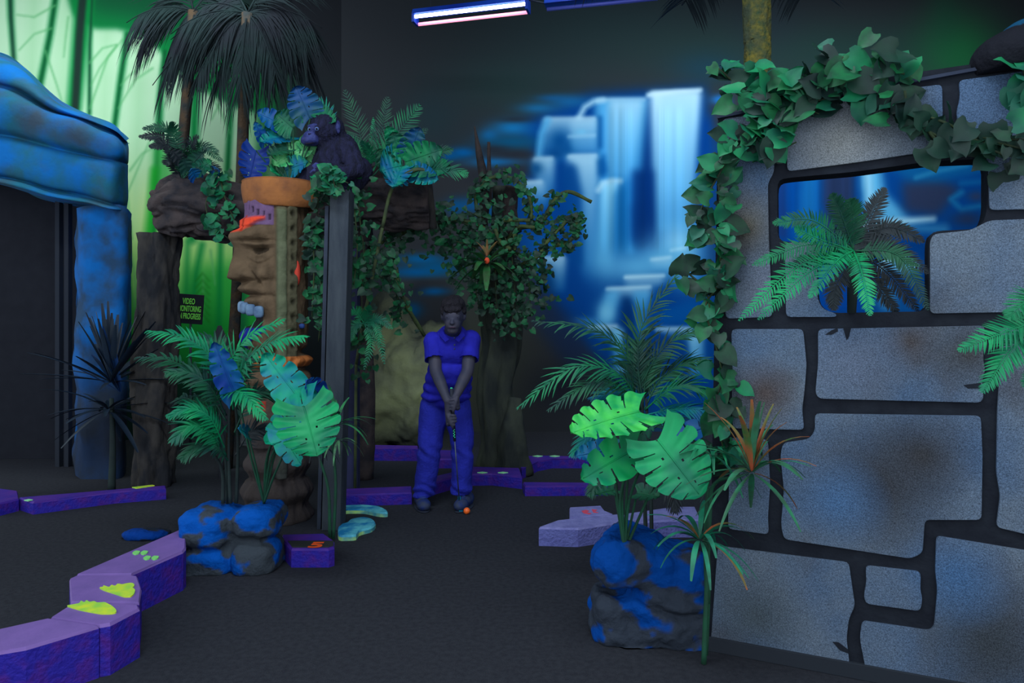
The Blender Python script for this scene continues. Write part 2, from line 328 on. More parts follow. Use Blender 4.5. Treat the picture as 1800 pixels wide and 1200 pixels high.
# trunks of the painted bamboo
for pts, w0, w1, c, s_, a in (([(17,-40),(19,30),(24,105)],13,8,g1,5,.9),([(17,-40),(19,30),(24,105)],6,5,g3,3,.9),([(100,-20),(88,60),(70,150)],13,12,g1,5,.8),([(100,-20),(88,60),(70,150)],6,7,g2,3,1),
    ([(152,-60),(142,60),(130,190)],34,26,g1,6,.95),([(150,-60),(140,60),(132,190)],15,13,(34,56,50),3,1),([(163,-20),(158,80),(157,200)],7,7,g1,4,.95),([(163,-20),(158,80),(157,200)],3,3,g3,2,.8),
    ([(224,60),(212,140),(200,230)],12,10,g1,5,.9),([(224,60),(212,140),(200,230)],6,5,g2,3,1),([(292,90),(282,170),(276,300),(268,420)],12,10,g1,5,.95),([(290,90),(281,170),(276,300),(270,420)],6,5,g2,3,1),
    ([(345,120),(342,200),(340,262),(338,420)],18,14,g1,7,.95),([(408,140),(404,230),(398,320)],9,9,g1,5,.95),([(405,160),(400,320)],4,4,g2,3,.8),([(432,150),(428,300)],16,14,(60,170,90),8,.7),
    ([(355,430),(345,480),(336,560)],10,9,g1,6,.9),([(388,418),(384,600)],9,8,g1,5,.9),([(425,418),(425,620)],18,18,(26,110,66),6,.95),([(330,425),(326,560)],8,8,g1,6,.8),([(212,460),(262,430)],3,3,g1,3,0),([(460,150),(462,420)],26,26,(30,120,66),9,.8),([(500,120),(505,420)],22,22,(24,90,60),10,.9)):
    L_.line(pts, w0, w1, c, s_, a)
L_.poly([(268,250),(300,262),(306,330),(268,330)], (60,176,82), 10, .8); L_.line([(272,300),(262,420)], 14, 18, (30,170,50), 7, .9)
for pts in ([(96,10),(60,30),(30,26)],[(90,50),(60,60),(34,88)],[(158,190),(190,100),(215,70)],[(205,80),(175,120),(160,150)],[(262,105),(225,135),(212,150)],[(268,120),(238,140),(208,190)],[(158,110),(180,85),(205,78)],[(80,90),(100,150),(112,190)],[(120,30),(115,70),(112,100)],
            [(232,420),(224,340),(262,250)],[(228,300),(250,270),(270,260)],[(216,380),(235,470),(240,520)],[(226,470),(236,540)],[(222,500),(250,560)],[(356,560),(358,480)],[(370,440),(378,500)],[(392,170),(372,210)],[(360,150),(385,190),(405,235)]):
    L_.line(pts, 3.5, 2, (96,180,116), 2.2, .75)
for x in range(205, 250, 6): L_.line([(x, 600), (x+random.uniform(-6, 6), random.uniform(460, 540))], 4, 1, (60,168,50), 2.5, .7)
for y in range(480, 560, 12): L_.line([(344, y+14), (356, y), (368, y+14)], 3, 3, (34,130,40), 2.2, .7)
L_.poly([(470,-80),(700,-80),(700,800),(480,800),(500,420),(480,200)], (36,39,46), 26, .96); L_.poly([(380,-80),(700,-80),(700,130),(520,150),(430,90)], (34,37,44), 36, .92)
L_.spot(512, 190, 10, 50, (30,110,66), .8); L_.spot(475, 200, 12, 60, (30,120,66), .7); L_.spot(500, 300, 20, 60, (28,86,60), .6)
XL = -7.2; YL = YB+0.26*(XL-XC)
wall_grid((XL, YL), (XC, YB), 400, 330, L_, 'wall_left')
fl = MB(); fl.v = [(-8,-1,0),(9,-1,0),(9,YB+.2,0),(-8,YB+.2,0)]; fl.f = [(0,1,2,3)]; fl.mi = [0]
build(fl, 'floor', mat('carpet', S(51,54,62), S(43,45,53), 40, rough=0.95, bump=0.3, bscale=300, spec=0.05, c3=S(62,62,68), s3=220, con3=(.5,.8)), None, kind='structure')
wr = MB(); wr.v = [(6.75,1.5,0),(6.75,YB,0),(6.75,YB,ZT),(6.75,1.5,ZT)]; wr.f = [(0,1,2,3)]; wr.mi = [0]
build(wr, 'wall_right', mat('wall_black', S(40,43,50), rough=.95, spec=.05), None, kind='structure')
cl = MB(); cl.v = [(-8,0.5,ZT),(9,0.5,ZT),(9,YB+.2,ZT),(-8,YB+.2,ZT)]; cl.f = [(3,2,1,0)]; cl.mi = [0]
build(cl, 'ceiling', mat('ceiling_black', S(32,36,46), rough=0.95, spec=0.05), None, kind='structure')

# ================================================================ stone partition wall (painted board with stones)
WO = Vector((0.816, 2.84)); WD = Vector((0.6, -0.27)).normalized(); WN = Vector((WD.y, -WD.x))   # WN points to the camera side
def wp(px, py, off=0.0):
    k = (px-900)/F; t = (k*WO.y-WO.x)/(WD.x-k*WD.y); Y = WO.y+WD.y*t; X = WO.x+WD.x*t
    return Vector((X+WN.x*off, Y+WN.y*off, max(0.0, CH-(py-HZ)*Y/F)))
wroot = T('stone_wall', 'grey block partition wall with dark joints and a stepped window opening', 'wall', wp(1500, 1200)-Vector((0, 0, wp(1500, 1200).z)))
outer = [(1262,210),(1300,196),(1420,165),(1590,130),(1720,111),(1960,82),(1960,1290),(1246,1150)]
outer[-2] = (1960, 1400); outer[-1] = (1246, 1160)
hole = rnd([(1367,425),(1366,316),(1390,312),(1500,302),(1640,283),(1735,279),(1735,375),(1722,402),(1640,406),(1632,420),(1632,547),(1460,550),(1440,535),(1437,425)], 18)
bo = MB(); T3 = -0.10
fr = [[wp(*p, 0) for p in outer], [wp(*p, 0) for p in hole]]; bk = [[q-Vector((*WN, 0))*0.10 for q in l] for l in fr]
tri = tessellate_polygon(fr); allf = fr[0]+fr[1]; n = len(allf); bo.add(allf+bk[0]+bk[1], [tuple(t) for t in tri]+[tuple(i+n for i in reversed(t)) for t in tri])
for st, ln in ((0, len(outer)), (len(outer), len(hole))):
    for i in range(ln):
        a, b = st+i, st+(i+1) % ln; bo.f.append((a, b, b+n, a+n)); bo.mi.append(0)
build(bo, 'board', mat('mortar', S(35,40,50), S(28,32,42), 14, rough=0.9, bump=.2, bscale=60, spec=.1), wroot, smooth=False)
stones = [
 [(1270,210),(1362,198),(1361,303),(1350,322),(1352,420),(1358,557),(1276,560),(1272,400)],
 [(1384,192),(1590,158),(1655,150),(1657,240),(1655,264),(1500,287),(1384,302)],
 [(1684,143),(1960,104),(1960,365),(1738,370),(1736,281),(1690,262),(1680,200),(1687,170)],
 [(1380,427),(1436,426),(1437,525),(1446,543),(1470,551),(1470,557),(1382,557)],
 [(1640,412),(1705,405),(1738,388),(1960,380),(1960,545),(1800,548),(1634,551),(1634,425)],
 [(1286,578),(1412,578),(1418,640),(1414,690),(1410,720),(1414,755),(1288,752)],
 [(1438,578),(1730,572),(1727,633),(1731,650),(1725,668),(1728,698),(1722,707),(1440,700),(1433,690),(1438,640)],
 [(1757,575),(1960,575),(1960,975),(1750,925),(1757,870),(1750,830),(1752,720),(1757,640)],
 [(1432,726),(1723,730),(1726,800),(1724,912),(1625,912),(1621,970),(1600,980),(1378,946),(1373,920),(1378,860),(1372,800),(1376,778),(1422,771),(1433,756)],
 [(1284,768),(1350,772),(1354,850),(1350,910),(1352,938),(1280,928)],
 [(1262,958),(1492,987),(1498,1030),(1503,1062),(1492,1085),(1488,1120),(1494,1172),(1250,1126)],
 [(1521,992),(1618,1003),(1617,1035),(1621,1050),(1617,1072),(1522,1059),(1518,1045),(1523,1020)],
 [(1645,940),(1960,992),(1960,1390),(1700,1236),(1523,1183),(1511,1120),(1515,1089),(1632,1106),(1641,1100),(1647,1035),(1643,1000)]]
base_w = Vector(wroot['wo'])
def ws(px, py): return tuple(wp(px, py, 0.0)-base_w)
br_ = S(62,58,60); dkb = S(46,46,52)
sp = [(ws(1540,860), .30, S(48,50,56), 1), (ws(1345,690), .16, S(66,60,62), 1), (ws(1620,800), .2, S(50,52,58), 1), (ws(1740,1130), .28, S(50,56,64), 1), (ws(1600,600), .12, S(64,62,66), 1), (ws(1700,620), .15, S(56,58,62), 1),
      (ws(1310,400), .2, S(74,72,66), 1), (ws(1330,1080), .22, S(62,72,82), 1), (ws(1480,250), .3, S(108,112,116), 1), (ws(1500,640), .2, S(84,96,118), 1), (ws(1470,880), .2, S(64,92,128), 1), (ws(1680,1010), .2, S(58,86,122), 1), (ws(1350,500), .14, S(92,100,118), 1)]
sm = mat('stone_paint', S(84,96,112), S(64,84,112), 2.6, rough=0.85, bump=.25, bscale=120, spec=.1, c3=S(60,58,60), s3=2.0, con3=(.52,.74), spots=sp)
nt = sm.node_tree   # fine sprayed speckle
bs = nt.nodes['Principled BSDF']; src = bs.inputs['Base Color'].links[0].from_socket
tc = nt.nodes.new('ShaderNodeTexCoord'); nn = nt.nodes.new('ShaderNodeTexNoise'); nn.inputs['Scale'].default_value = 260; nt.links.new(tc.outputs['Object'], nn.inputs['Vector'])
rr = nt.nodes.new('ShaderNodeMapRange'); rr.inputs[1].default_value = .3; rr.inputs[2].default_value = .7; rr.inputs[3].default_value = .72; rr.inputs[4].default_value = 1.95; nt.links.new(nn.outputs['Fac'], rr.inputs[0])
vm = nt.nodes.new('ShaderNodeVectorMath'); vm.operation = 'SCALE'; nt.links.new(src, vm.inputs[0]); nt.links.new(rr.outputs[0], vm.inputs['Scale']); nt.links.new(vm.outputs[0], bs.inputs['Base Color'])
for s_ in stones:
    m = MB(); poly = [wp(*p, 0.0) for p in rnd(s_, 9)]
    m.prism(poly, Vector((*WN, 0))*0.012); build(m, 'stone_block', sm, wroot, smooth=False, bevel=0.004)
# painted cracks, and claw-like plant shadows drawn as thin dark plates
for c in ([(1463,1125),(1474,1126),(1490,1138),(1492,1146),(1476,1140)],[(1450,588),(1462,580),(1472,576),(1473,582),(1462,588)],[(1482,576),(1496,576),(1492,592),(1488,598)],[(1692,676),(1722,672),(1728,682),(1700,682)]):
    m = MB(); m.prism([wp(*p, 0.0125) for p in c], Vector((*WN, 0))*0.001); build(m, 'crack_shadow_mark', mat('mortar', None), wroot, smooth=False)
m = MB(); a0 = wp(1246, 1160); a1 = wp(1960, 1400); d3 = Vector((*WD, 0)); n3 = Vector((*WN, 0)); a0 = Vector((a0.x, a0.y, 0)); a1 = Vector((a1.x, a1.y, 0))
m.prism([a0, a1, a1+n3*.02, a0+n3*.02], (0, 0, .06)); build(m, 'base_strip', mat('base_black', S(38,44,54), rough=.8), wroot, smooth=False, bevel=.003)
m = MB(); t0, t1 = wp(1262,210), wp(1960,82); q = Vector((0,0,.012)); m.prism([t0+n3*.02, t1+n3*.02, t1-n3*.12, t0-n3*.12], q); build(m, 'top_cap', mat('cap_grey', S(52,62,84), S(44,52,72), 5, rough=.8), wroot, smooth=False)
# ================================================================ foliage helpers
R = random.Random(11)
def leafmat(n, a, b, sc=7, rough=0.55):
    if 'leaf_'+n in MATS: return MATS['leaf_'+n]
    return mat('leaf_'+n, a, b, sc, rough=rough, contrast=(0.38, 0.6), spec=0.3)
GB = leafmat('green_bright', S(14,150,92), S(10,112,82)); GT = leafmat('teal', S(8,132,108), S(0,96,146)); GD = leafmat('green_dark', S(26,92,64), S(24,62,58))
GM = leafmat('green_mid', S(18,124,78), S(20,88,72)); GY = leafmat('lime', S(70,196,84), S(16,150,84), 9); BL = leafmat('blue', S(2,52,140), S(6,90,150))
GK = leafmat('night', S(34,46,54), S(28,38,46)); GV = leafmat('vine', S(16,100,58), S(20,70,50), 14); GV2 = leafmat('vine_dark', S(22,64,46), S(24,46,42), 14)
STM = mat('stem_green', S(30,84,62), S(36,66,54), 9, rough=.7); STD = mat('stem_dark', S(40,54,54), S(34,44,48), 9, rough=.8)
ORG = mat('leaf_orange', S(176,84,58), S(70,110,62), 12, rough=.6); CREAM = mat('leaf_cream', S(88,150,104), S(60,88,74), 20, rough=.6)
VB = mat('vine_bark', S(62,78,50), S(44,56,46), 10, rough=.85, bump=.4)
CAMV = Vector((0, 0, CH))
def blade(m, a, d, n_, L, w, droop, seg=4, mi=0, curl=0.0):
    """a narrow leaflet from a along d; n_ is the leaf's face direction"""
    d = d.normalized(); s = d.cross(n_).normalized(); vs = []; fs = []; p = Vector(a); dd = d.copy()
    prof = [0.35, 1.0, 0.9, 0.6, 0.02] if seg == 4 else [0.35+0.65*min(1, i/(seg*.3))*(1 if i < seg*.5 else max(.02, 1-((i-seg*.5)/(seg*.5))**1.5)) for i in range(seg+1)]
    for i in range(seg+1):
        ww = w*prof[i]*.5; fold = n_*ww*0.35
        vs += [p-s*ww+fold, p, p+s*ww+fold]
        dd = (dd+Vector((0, 0, -droop))).normalized(); p = p+dd*(L/seg)
    for i in range(seg):
        b = i*3; fs += [(b, b+1, b+4, b+3), (b+1, b+2, b+5, b+4)]
    m.add(vs, fs, mi)
def frond(parent, pts, mt, n=26, L=.16, w=.016, ang=52, droop=.10, face=.5, name='frond', stem=.004, bare=.12, side=(1, 1), prof=None, label=None, jit=.12, mb=None):
    """feather leaf: rachis through pts=(px,py,Y) with leaflets on both sides"""
    c = spline([P(*p) for p in pts], 10) if len(pts) > 2 else [P(*pts[0]).lerp(P(*pts[1]), i/10) for i in range(11)]
    m = mb or MB(); k = len(c); m.tube(c, [stem*(1.3-1.0*i/(k-1)) for i in range(k)], 5)
    for i in range(n):
        t = bare+(1-bare)*(i+.5)/n; f = t*(k-1); j = min(int(f), k-2); a = c[j].lerp(c[j+1], f-j); tg = (c[j+1]-c[j]).normalized()
        up = (Vector((0, 0, 1))*(1-face)+(CAMV-a).normalized()*face); up = (up-tg*up.dot(tg)).normalized(); sd = tg.cross(up)
        q = prof(t) if prof else (math.sin(math.pi*min(1, (t*.85+.15)))**.6)
        for s_ in (-1, 1):
            if side[(s_+1)//2] == 0: continue
            an = math.radians(ang*(1-.35*t)+R.uniform(-6, 6)); d = tg*math.cos(an)+sd*s_*math.sin(an)+up*R.uniform(-.15, .25)
            blade(m, a, d, up, L*q*(1+R.uniform(-jit, jit))*side[(s_+1)//2], w*(.6+.4*q), droop*(1+R.uniform(-.5, .5)))
    if mb is None: return build(m, name, mt, parent, label=label)
def strap(m, a, d, L, w, droop, seg=8, mi=0):
    n_ = Vector((0, 0, 1))-d*d.z; n_ = n_.normalized() if n_.length > .1 else Vector((0, -1, 0)); blade(m, a, d, n_, L, w, droop, seg, mi)
def rosette(m, c, n, L, w, elev=(10, 80), droop=.12, yaw=None, sq=.8, mi=None):
    for i in range(n):
        y = 2*math.pi*i*0.382+R.uniform(-.2, .2) if yaw is None else R.uniform(*yaw); e = math.radians(R.uniform(*elev))
        d = Vector((math.cos(y)*math.cos(e), math.sin(y)*math.cos(e)*sq, math.sin(e))); strap(m, Vector(c)+d*.01, d, L*R.uniform(.75, 1.1), w*R.uniform(.8, 1.2), droop*R.uniform(.6, 1.4), 8, (mi(e, i) if mi else 0))
def monstera(parent, base, tip, wid, mt, slits=6, face=.85, cup=.12, side=1.0, yaw=0.0, name='leaf', label=None, bend=.12, stem=None, roll=0.0, lob=.16):
    """heart-shaped split leaf from its stalk point to its tip, both (px,py,Y)"""
    a = P(*base); b = P(*tip); ax = b-a; Ln = ax.length; t = ax.normalized()
    up = (Vector((0, 0, 1))*(1-face)+(CAMV-a).normalized()*face); up = (up-t*up.dot(t)).normalized()
    if roll: up = Quaternion(t, math.radians(roll)) @ up
    s = t.cross(up).normalized(); Wd = wid/F*base[2]*.5; NU, NV = 84, 16; vs = []; fs = []; m = MB()
    for i in range(NU+1):
        u = i/NU
        prof = (math.sin(math.pi*min(1, (u*.80+.20)))**.62)*(1-.25*u) if u < 1 else 0.0
        if u > .97: prof *= (1-u)/.03
        for j in range(-NV, NV+1):
            v = j/NV; av = abs(v)
            fk = (u*slits)%1.0; lb = 1-.08*(max(0, av-.5)*2)*(abs(2*((fk-.2)/.8)-1)**3 if fk > .2 else 1)
            x = u*Ln-lob*Ln*(av**1.3)*((1-u)**1.4)*1.7+(av**1.2)*Ln*.55*u*(1-u); y = v*Wd*prof*lb*(side if j > 0 else 1)
            x += (.012*math.sin(u*40)*av)*Ln
            z = -cup*Wd*(v*v)*1.6*(-1)+bend*Ln*(-(u-.3)**2)+.05*Wd*math.sin(av*3+u*slits*6.28)*av
            vs.append(a+t*x+s*y+up*z)
    rw = 2*NV+1
    for i in range(NU):
        u = (i+.5)/NU
        for j in range(2*NV):
            v = abs((j+.5-NV)/NV); k = u*slits*1.0; fr_ = k-math.floor(k); wdt = .09+.10*max(0, v-.5)
            lim = .38+.12*math.sin(int(k)*2.3+(1 if j > NV else 0)*1.7)
            if .08 < u < .88 and v > lim and fr_ < wdt: continue
            if .14 < u < .8 and .16 < v < .28 and .55 < fr_ < .80 and (int(k)+(j > NV)) % 2 == 0: continue
            b0 = i*rw+j; fs.append((b0, b0+rw, b0+rw+1, b0+1))
    m.add(vs, fs); mid = [vs[i*rw+NV]+up*.001 for i in range(0, NU-3, 4)]; m.tube(mid, [.0045*(1-.7*i/len(mid)) for i in range(len(mid))], 5)
    o = build(m, name, mt, parent, label=label)
    if stem: 
        q = spline([P(*p) for p in stem]+[a], 6); ms = MB(); ms.tube(q, [.007-.003*i/len(q) for i in range(len(q))], 7); build(ms, 'leaf_stalk', STM, parent)
    return o
def ivy_leaf(m, c, d, n_, s, mi=0):
    """small heart leaf with a fold"""
    d = d.normalized(); sd = d.cross(n_).normalized(); vs = []; fs = []
    for x, w_ in ((.0,.30),(.14,.46),(.32,.50),(.52,.42),(.72,.28),(.88,.14),(1.04,.0)):
        for k in (-1, -.5, 0, .5, 1):
            a = abs(k); xx = x-(.16 if x < .2 else .04)*a*a*(1 if x < .5 else 0); vs.append(c+d*(xx*s)+sd*(k*w_*s)+n_*(s*(.22*a*w_-.16*x*x+.05*math.sin(9*x)*a)))
    for i in range(6):
        for j in range(4): b = i*5+j; fs.append((b, b+5, b+6, b+1))
    m.add(vs, fs, mi)
def vine(name, label, paths, size, n, spread, mats=(GV, GV2), stem=.006, cat='vine', group=None, seed=3, face=.55, stemmat=None, ends=None, mix=.4):
    """garland: stems through paths=[(px,py,Y)..] and leaves scattered along them"""
    r = random.Random(seed); c0 = P(*paths[0][0]); root = T(name, label, cat, c0, group); ms = MB(); cs = []
    for p in paths:
        c = spline([P(*q) for q in p], 8); cs.append(c); ms.tube(c, [stem*(1-.4*i/len(c)) for i in range(len(c))], 6)
    build(ms, 'stem', stemmat or VB, root); tot = sum(sum((c[i+1]-c[i]).length for i in range(len(c)-1)) for c in cs); ml = MB()
    for c in cs:
        ln = sum((c[i+1]-c[i]).length for i in range(len(c)-1)); k = max(3, int(n*ln/tot))
        for _ in range(k):
            f = r.uniform(0, len(c)-1.01); j = int(f); a = c[j].lerp(c[j+1], f-j)
            off = Vector((r.gauss(0, 1), r.gauss(0, .7), r.gauss(0, 1)))*spread*.5; nn = Vector((r.uniform(-1, 1)*.7, -1*face*2, r.uniform(-.2, 1)))
            d = Vector((r.uniform(-1, 1), r.uniform(-.5, .3), r.uniform(-1, .35))); nn = (nn-d.normalized()*nn.dot(d.normalized())).normalized()
            ivy_leaf(ml, a+off, d, nn, size*r.uniform(.55, 1.25), 0 if r.random() > mix else 1)
    build(ml, 'leaves', list(mats), root); return root
def trunk(m, pts, rad, seg=40, ridges=7, amp=.12, seed=0, n=10, namp=.18, nsc=3.0, twist=2.0, swirl=0):
    """lumpy, grooved wood along pts=(world points)"""
    c = spline(pts, n); k = len(c); rr_ = [rad[min(int(i/n), len(rad)-2)]*(1-(i % n)/n)+rad[min(int(i/n), len(rad)-2)+1]*((i % n)/n) if i < k-1 else rad[-1] for i in range(k)]
    off = Vector((seed*7.3, seed*3.1, 0))
    def fn(a, t):
        g = math.cos(ridges*(a+twist*t*.4)+2.5*fbm((t*3+seed, a*.15, 0), 1.2)); p = Vector((math.cos(a)*.8, math.sin(a)*.8, t*2.2))+off
        return 1+amp*(abs(g)**.6*(1 if g > 0 else -1))*.6+namp*fbm(p, nsc)*.5-swirl*max(0, 1-abs(noise.noise(Vector((math.cos(a)*1.3+t*2, math.sin(a)*1.3, t*3.2+.8*noise.noise(p*1.5)))*2.1+off))*7)
    m.tube(c, rr_, seg, fn=fn)
    return c
def text_mesh(s, size, ext=0.0):
    cu = bpy.data.curves.new('t', 'FONT'); cu.body = s; cu.size = size; cu.align_x = 'CENTER'; cu.align_y = 'CENTER'; cu.extrude = ext; cu.offset = size*.02; cu.space_line = .95
    o = bpy.data.objects.new('t', cu); COL.objects.link(o); dg = bpy.context.evaluated_depsgraph_get(); me = o.evaluated_get(dg).to_mesh()
    m = MB(); m.add([v.co.copy() for v in me.vertices], [tuple(p.vertices) for p in me.polygons]); o.evaluated_get(dg).to_mesh_clear(); bpy.data.objects.remove(o); return m
def sball(m, c, h, p=.55, R_=None, seg=24, ring=16):
    """rounded block (superellipsoid) for boulders"""
    b = len(m.v); m.ball((0, 0, 0), 1.0, seg=seg, ring=ring); c = Vector(c)
    for i in range(b, len(m.v)):
        v = m.v[i]; q = Vector([math.copysign(abs(x)**p, x)*k for x, k in zip(v, h)])
        m.v[i] = tuple(c+(R_ @ q if R_ is not None else q))
# ================================================================ curbs, border stones, boulders
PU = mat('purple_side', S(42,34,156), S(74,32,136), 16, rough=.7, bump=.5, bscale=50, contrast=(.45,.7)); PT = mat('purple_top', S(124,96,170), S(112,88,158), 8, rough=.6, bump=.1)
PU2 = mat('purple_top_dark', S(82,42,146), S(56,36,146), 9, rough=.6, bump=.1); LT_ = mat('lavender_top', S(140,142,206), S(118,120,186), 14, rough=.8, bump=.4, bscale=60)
LS_ = mat('lavender_side', S(96,100,170), S(104,110,180), 20, rough=.8, bump=.7, bscale=50); FT = mat('footprint_yellow', S(206,226,60), S(150,214,80), 20, rough=.6)
FG = mat('footprint_mint', S(150,226,170), rough=.6); ORN = mat('number_orange', S(250,96,40), rough=.6)
def curb(name, label, top, h, mats, group, side_in=.012):
    """a block seen by its top face (pixels at height h); material 0 sides, 1 top"""
    tp = [H(px, py, h) for px, py in top]; n = len(tp); m = MB(); ar = sum(tp[i].x*tp[(i+1) % n].y-tp[(i+1) % n].x*tp[i].y for i in range(n))
    if ar < 0: tp.reverse()
    c = sum(tp, Vector())/n; bt = [Vector((q.x, q.y, 0)) for q in tp]; lw = [Vector((q.x, q.y, h-.012)) for q in tp]; ti = [q+(c-q).normalized()*.008 for q in tp]
    m.add(bt+lw+ti, [tuple(reversed(t)) for t in tessellate_polygon([bt])] if False else [tuple(range(n-1, -1, -1))])
    for i in range(n):
        j = (i+1) % n; m.f += [(i, j, n+j, n+i), (n+i, n+j, 2*n+j, 2*n+i)]; m.mi += [0, 1]
    m.f.append(tuple(range(2*n, 3*n))); m.mi.append(1)
    r = T(name, label, 'curb', (c.x, c.y, 0), group); build(m, 'block', list(mats), r, smooth=False); return r
g1_ = 'purple blocks of the front left curb'
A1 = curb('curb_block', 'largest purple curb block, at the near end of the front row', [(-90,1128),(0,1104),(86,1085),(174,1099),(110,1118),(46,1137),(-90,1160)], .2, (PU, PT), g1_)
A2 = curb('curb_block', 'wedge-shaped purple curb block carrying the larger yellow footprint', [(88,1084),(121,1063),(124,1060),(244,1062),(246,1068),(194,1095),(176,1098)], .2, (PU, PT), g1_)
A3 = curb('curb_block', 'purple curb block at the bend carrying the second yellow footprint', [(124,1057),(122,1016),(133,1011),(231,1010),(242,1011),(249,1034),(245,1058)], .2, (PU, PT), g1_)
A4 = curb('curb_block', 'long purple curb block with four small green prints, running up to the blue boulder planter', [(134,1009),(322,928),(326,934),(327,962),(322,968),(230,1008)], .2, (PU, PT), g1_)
def flat_mark(parent, pts, h, mt, name='painted_footprint', t=.006, rr0=0):
    m = MB(); poly = [H(px, py, h) for px, py in (rnd(pts, rr0, 2) if rr0 else pts)]; m.prism(poly, (0, 0, t)); build(m, name, mt, parent, smooth=False)
flat_mark(A3, [(174,1034),(182,1033),(181,1030),(192,1034),(196,1029),(202,1032),(207,1027),(214,1029),(222,1027),(230,1026),(235,1027),(237,1031),(232,1034),(238,1038),(236,1045),(230,1050),(218,1050),(206,1046),(194,1042),(184,1039)], .2, FT, rr0=2.5)
flat_mark(A2, [(117,1066),(130,1064),(140,1062),(142,1057),(148,1061),(152,1056),(157,1060),(166,1058),(170,1061),(184,1060),(196,1066),(204,1073),(205,1078),(196,1080),(178,1080),(160,1077),(140,1073),(126,1069)], .2, FT, rr0=2.5)
for x, y in ((240,972),(254,972),(259,981),(273,981)):
    flat_mark(A4, [(x-8,y+1),(x-2,y-3),(x+7,y-2),(x+4,y+2),(x-3,y+4)], .2, mat('footprint_green', S(130,214,120), rough=.6), rr0=2)
g2_ = 'dark blue purple curb along the hut'
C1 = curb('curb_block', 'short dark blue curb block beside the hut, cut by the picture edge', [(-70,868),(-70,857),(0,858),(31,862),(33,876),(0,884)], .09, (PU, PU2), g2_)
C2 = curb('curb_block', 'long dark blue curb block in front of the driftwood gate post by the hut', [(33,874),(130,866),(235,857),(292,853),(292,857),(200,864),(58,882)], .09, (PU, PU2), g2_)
flat_mark(C2, [(232,857),(268,853),(272,854),(240,859)], .09, FT); flat_mark(C2, [(42,880),(50,878),(58,879),(50,881)], .09, FG)
g3_ = 'purple curb ring behind the golfer'
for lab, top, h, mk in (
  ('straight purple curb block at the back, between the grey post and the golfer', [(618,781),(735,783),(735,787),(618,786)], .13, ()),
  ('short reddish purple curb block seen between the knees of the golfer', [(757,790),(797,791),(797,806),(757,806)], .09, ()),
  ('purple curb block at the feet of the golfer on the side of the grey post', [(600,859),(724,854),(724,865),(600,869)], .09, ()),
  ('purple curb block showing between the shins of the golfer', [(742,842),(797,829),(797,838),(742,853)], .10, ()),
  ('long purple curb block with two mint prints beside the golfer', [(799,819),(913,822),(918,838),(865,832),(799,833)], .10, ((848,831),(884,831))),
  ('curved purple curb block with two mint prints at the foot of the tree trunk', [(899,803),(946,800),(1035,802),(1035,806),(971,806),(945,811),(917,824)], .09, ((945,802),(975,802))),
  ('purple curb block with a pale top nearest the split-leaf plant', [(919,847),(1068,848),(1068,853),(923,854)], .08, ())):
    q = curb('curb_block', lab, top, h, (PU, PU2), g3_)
    for x, y in mk: flat_mark(q, [(x-9,y),(x,y-1.2),(x+9,y),(x,y+1.4)], h, FG)
g4_ = 'pale lavender curb blocks behind the big planter'
q1 = curb('curb_block', 'pale lavender six-sided curb block at the free end beside the carpet', [(947,926),(979,914),(1060,905),(1094,903),(1094,916),(1016,928)], .115, (LS_, LT_), g4_)
q2 = curb('curb_block', 'pale lavender curb block with red scribbled figures on top', [(1001,891),(1056,888),(1064,897),(1078,903),(1040,906),(1001,909)], .115, (LS_, LT_), g4_)
q3 = curb('curb_block', 'pale lavender curb block half hidden by the stalks of the split-leaf plant', [(1096,903),(1186,890),(1222,890),(1232,912),(1180,913),(1096,918)], .115, (LS_, LT_), g4_)
RDM = mat('red_scribble', S(226,84,110), rough=.6)
for p in ([(1022,898),(1030,896),(1036,898),(1031,901),(1040,902),(1036,904),(1026,902)],[(1040,895),(1050,896),(1046,899),(1052,901),(1043,901)]): flat_mark(q2, p, .115, RDM, 'painted_figure', .002)
q5 = curb('curb_block', 'purple end block with an orange number 5 on its grey top panel', [(496,939),(569,937),(588,950),(588,961),(578,964),(512,964),(496,948)], .105, (PU, PU2), g1_)
m = MB(); m.prism([H(x, y, .105) for x, y in ((506,951),(586,951),(586,959),(577,962),(514,962))], (0, 0, .004)); build(m, 'top_panel', mat('panel_grey', S(48,52,54), rough=.8), q5, smooth=False)
tm = text_mesh('5', .13, .001); c5 = H(556, 957.5, .110); tm.v = [(v[0]*1.35+c5.x, v[1]*1.0+c5.y, c5.z+v[2]) for v in tm.v]; build(tm, 'number', ORN, q5, smooth=False)
TQ = mat('turquoise_stone', S(24,120,176), S(96,190,206), 12, rough=.6, contrast=(.4,.65)); LM = mat('lime_side', S(176,226,130), S(70,150,170), 14, rough=.6)
for lab, top in (('thin arched turquoise border stone lying on the carpet behind the wider one', [(592,890),(610,887),(640,886),(668,889),(681,896),(683,900),(668,900),(640,894),(610,894),(592,897)]),
                 ('wide S-curved turquoise border stone with a lime edge beside the grey post', [(594,922),(602,919),(611,917),(616,911),(640,907),(656,911),(662,918),(654,926),(630,932),(627,940),(594,941)])):
    curb('border_stone', lab, rnd(top, 6, 2), .035, (LM, TQ), 'turquoise border stones')
for o in bpy.data.objects:
    if o.name.startswith('border_stone'): o['category'] = 'stone'
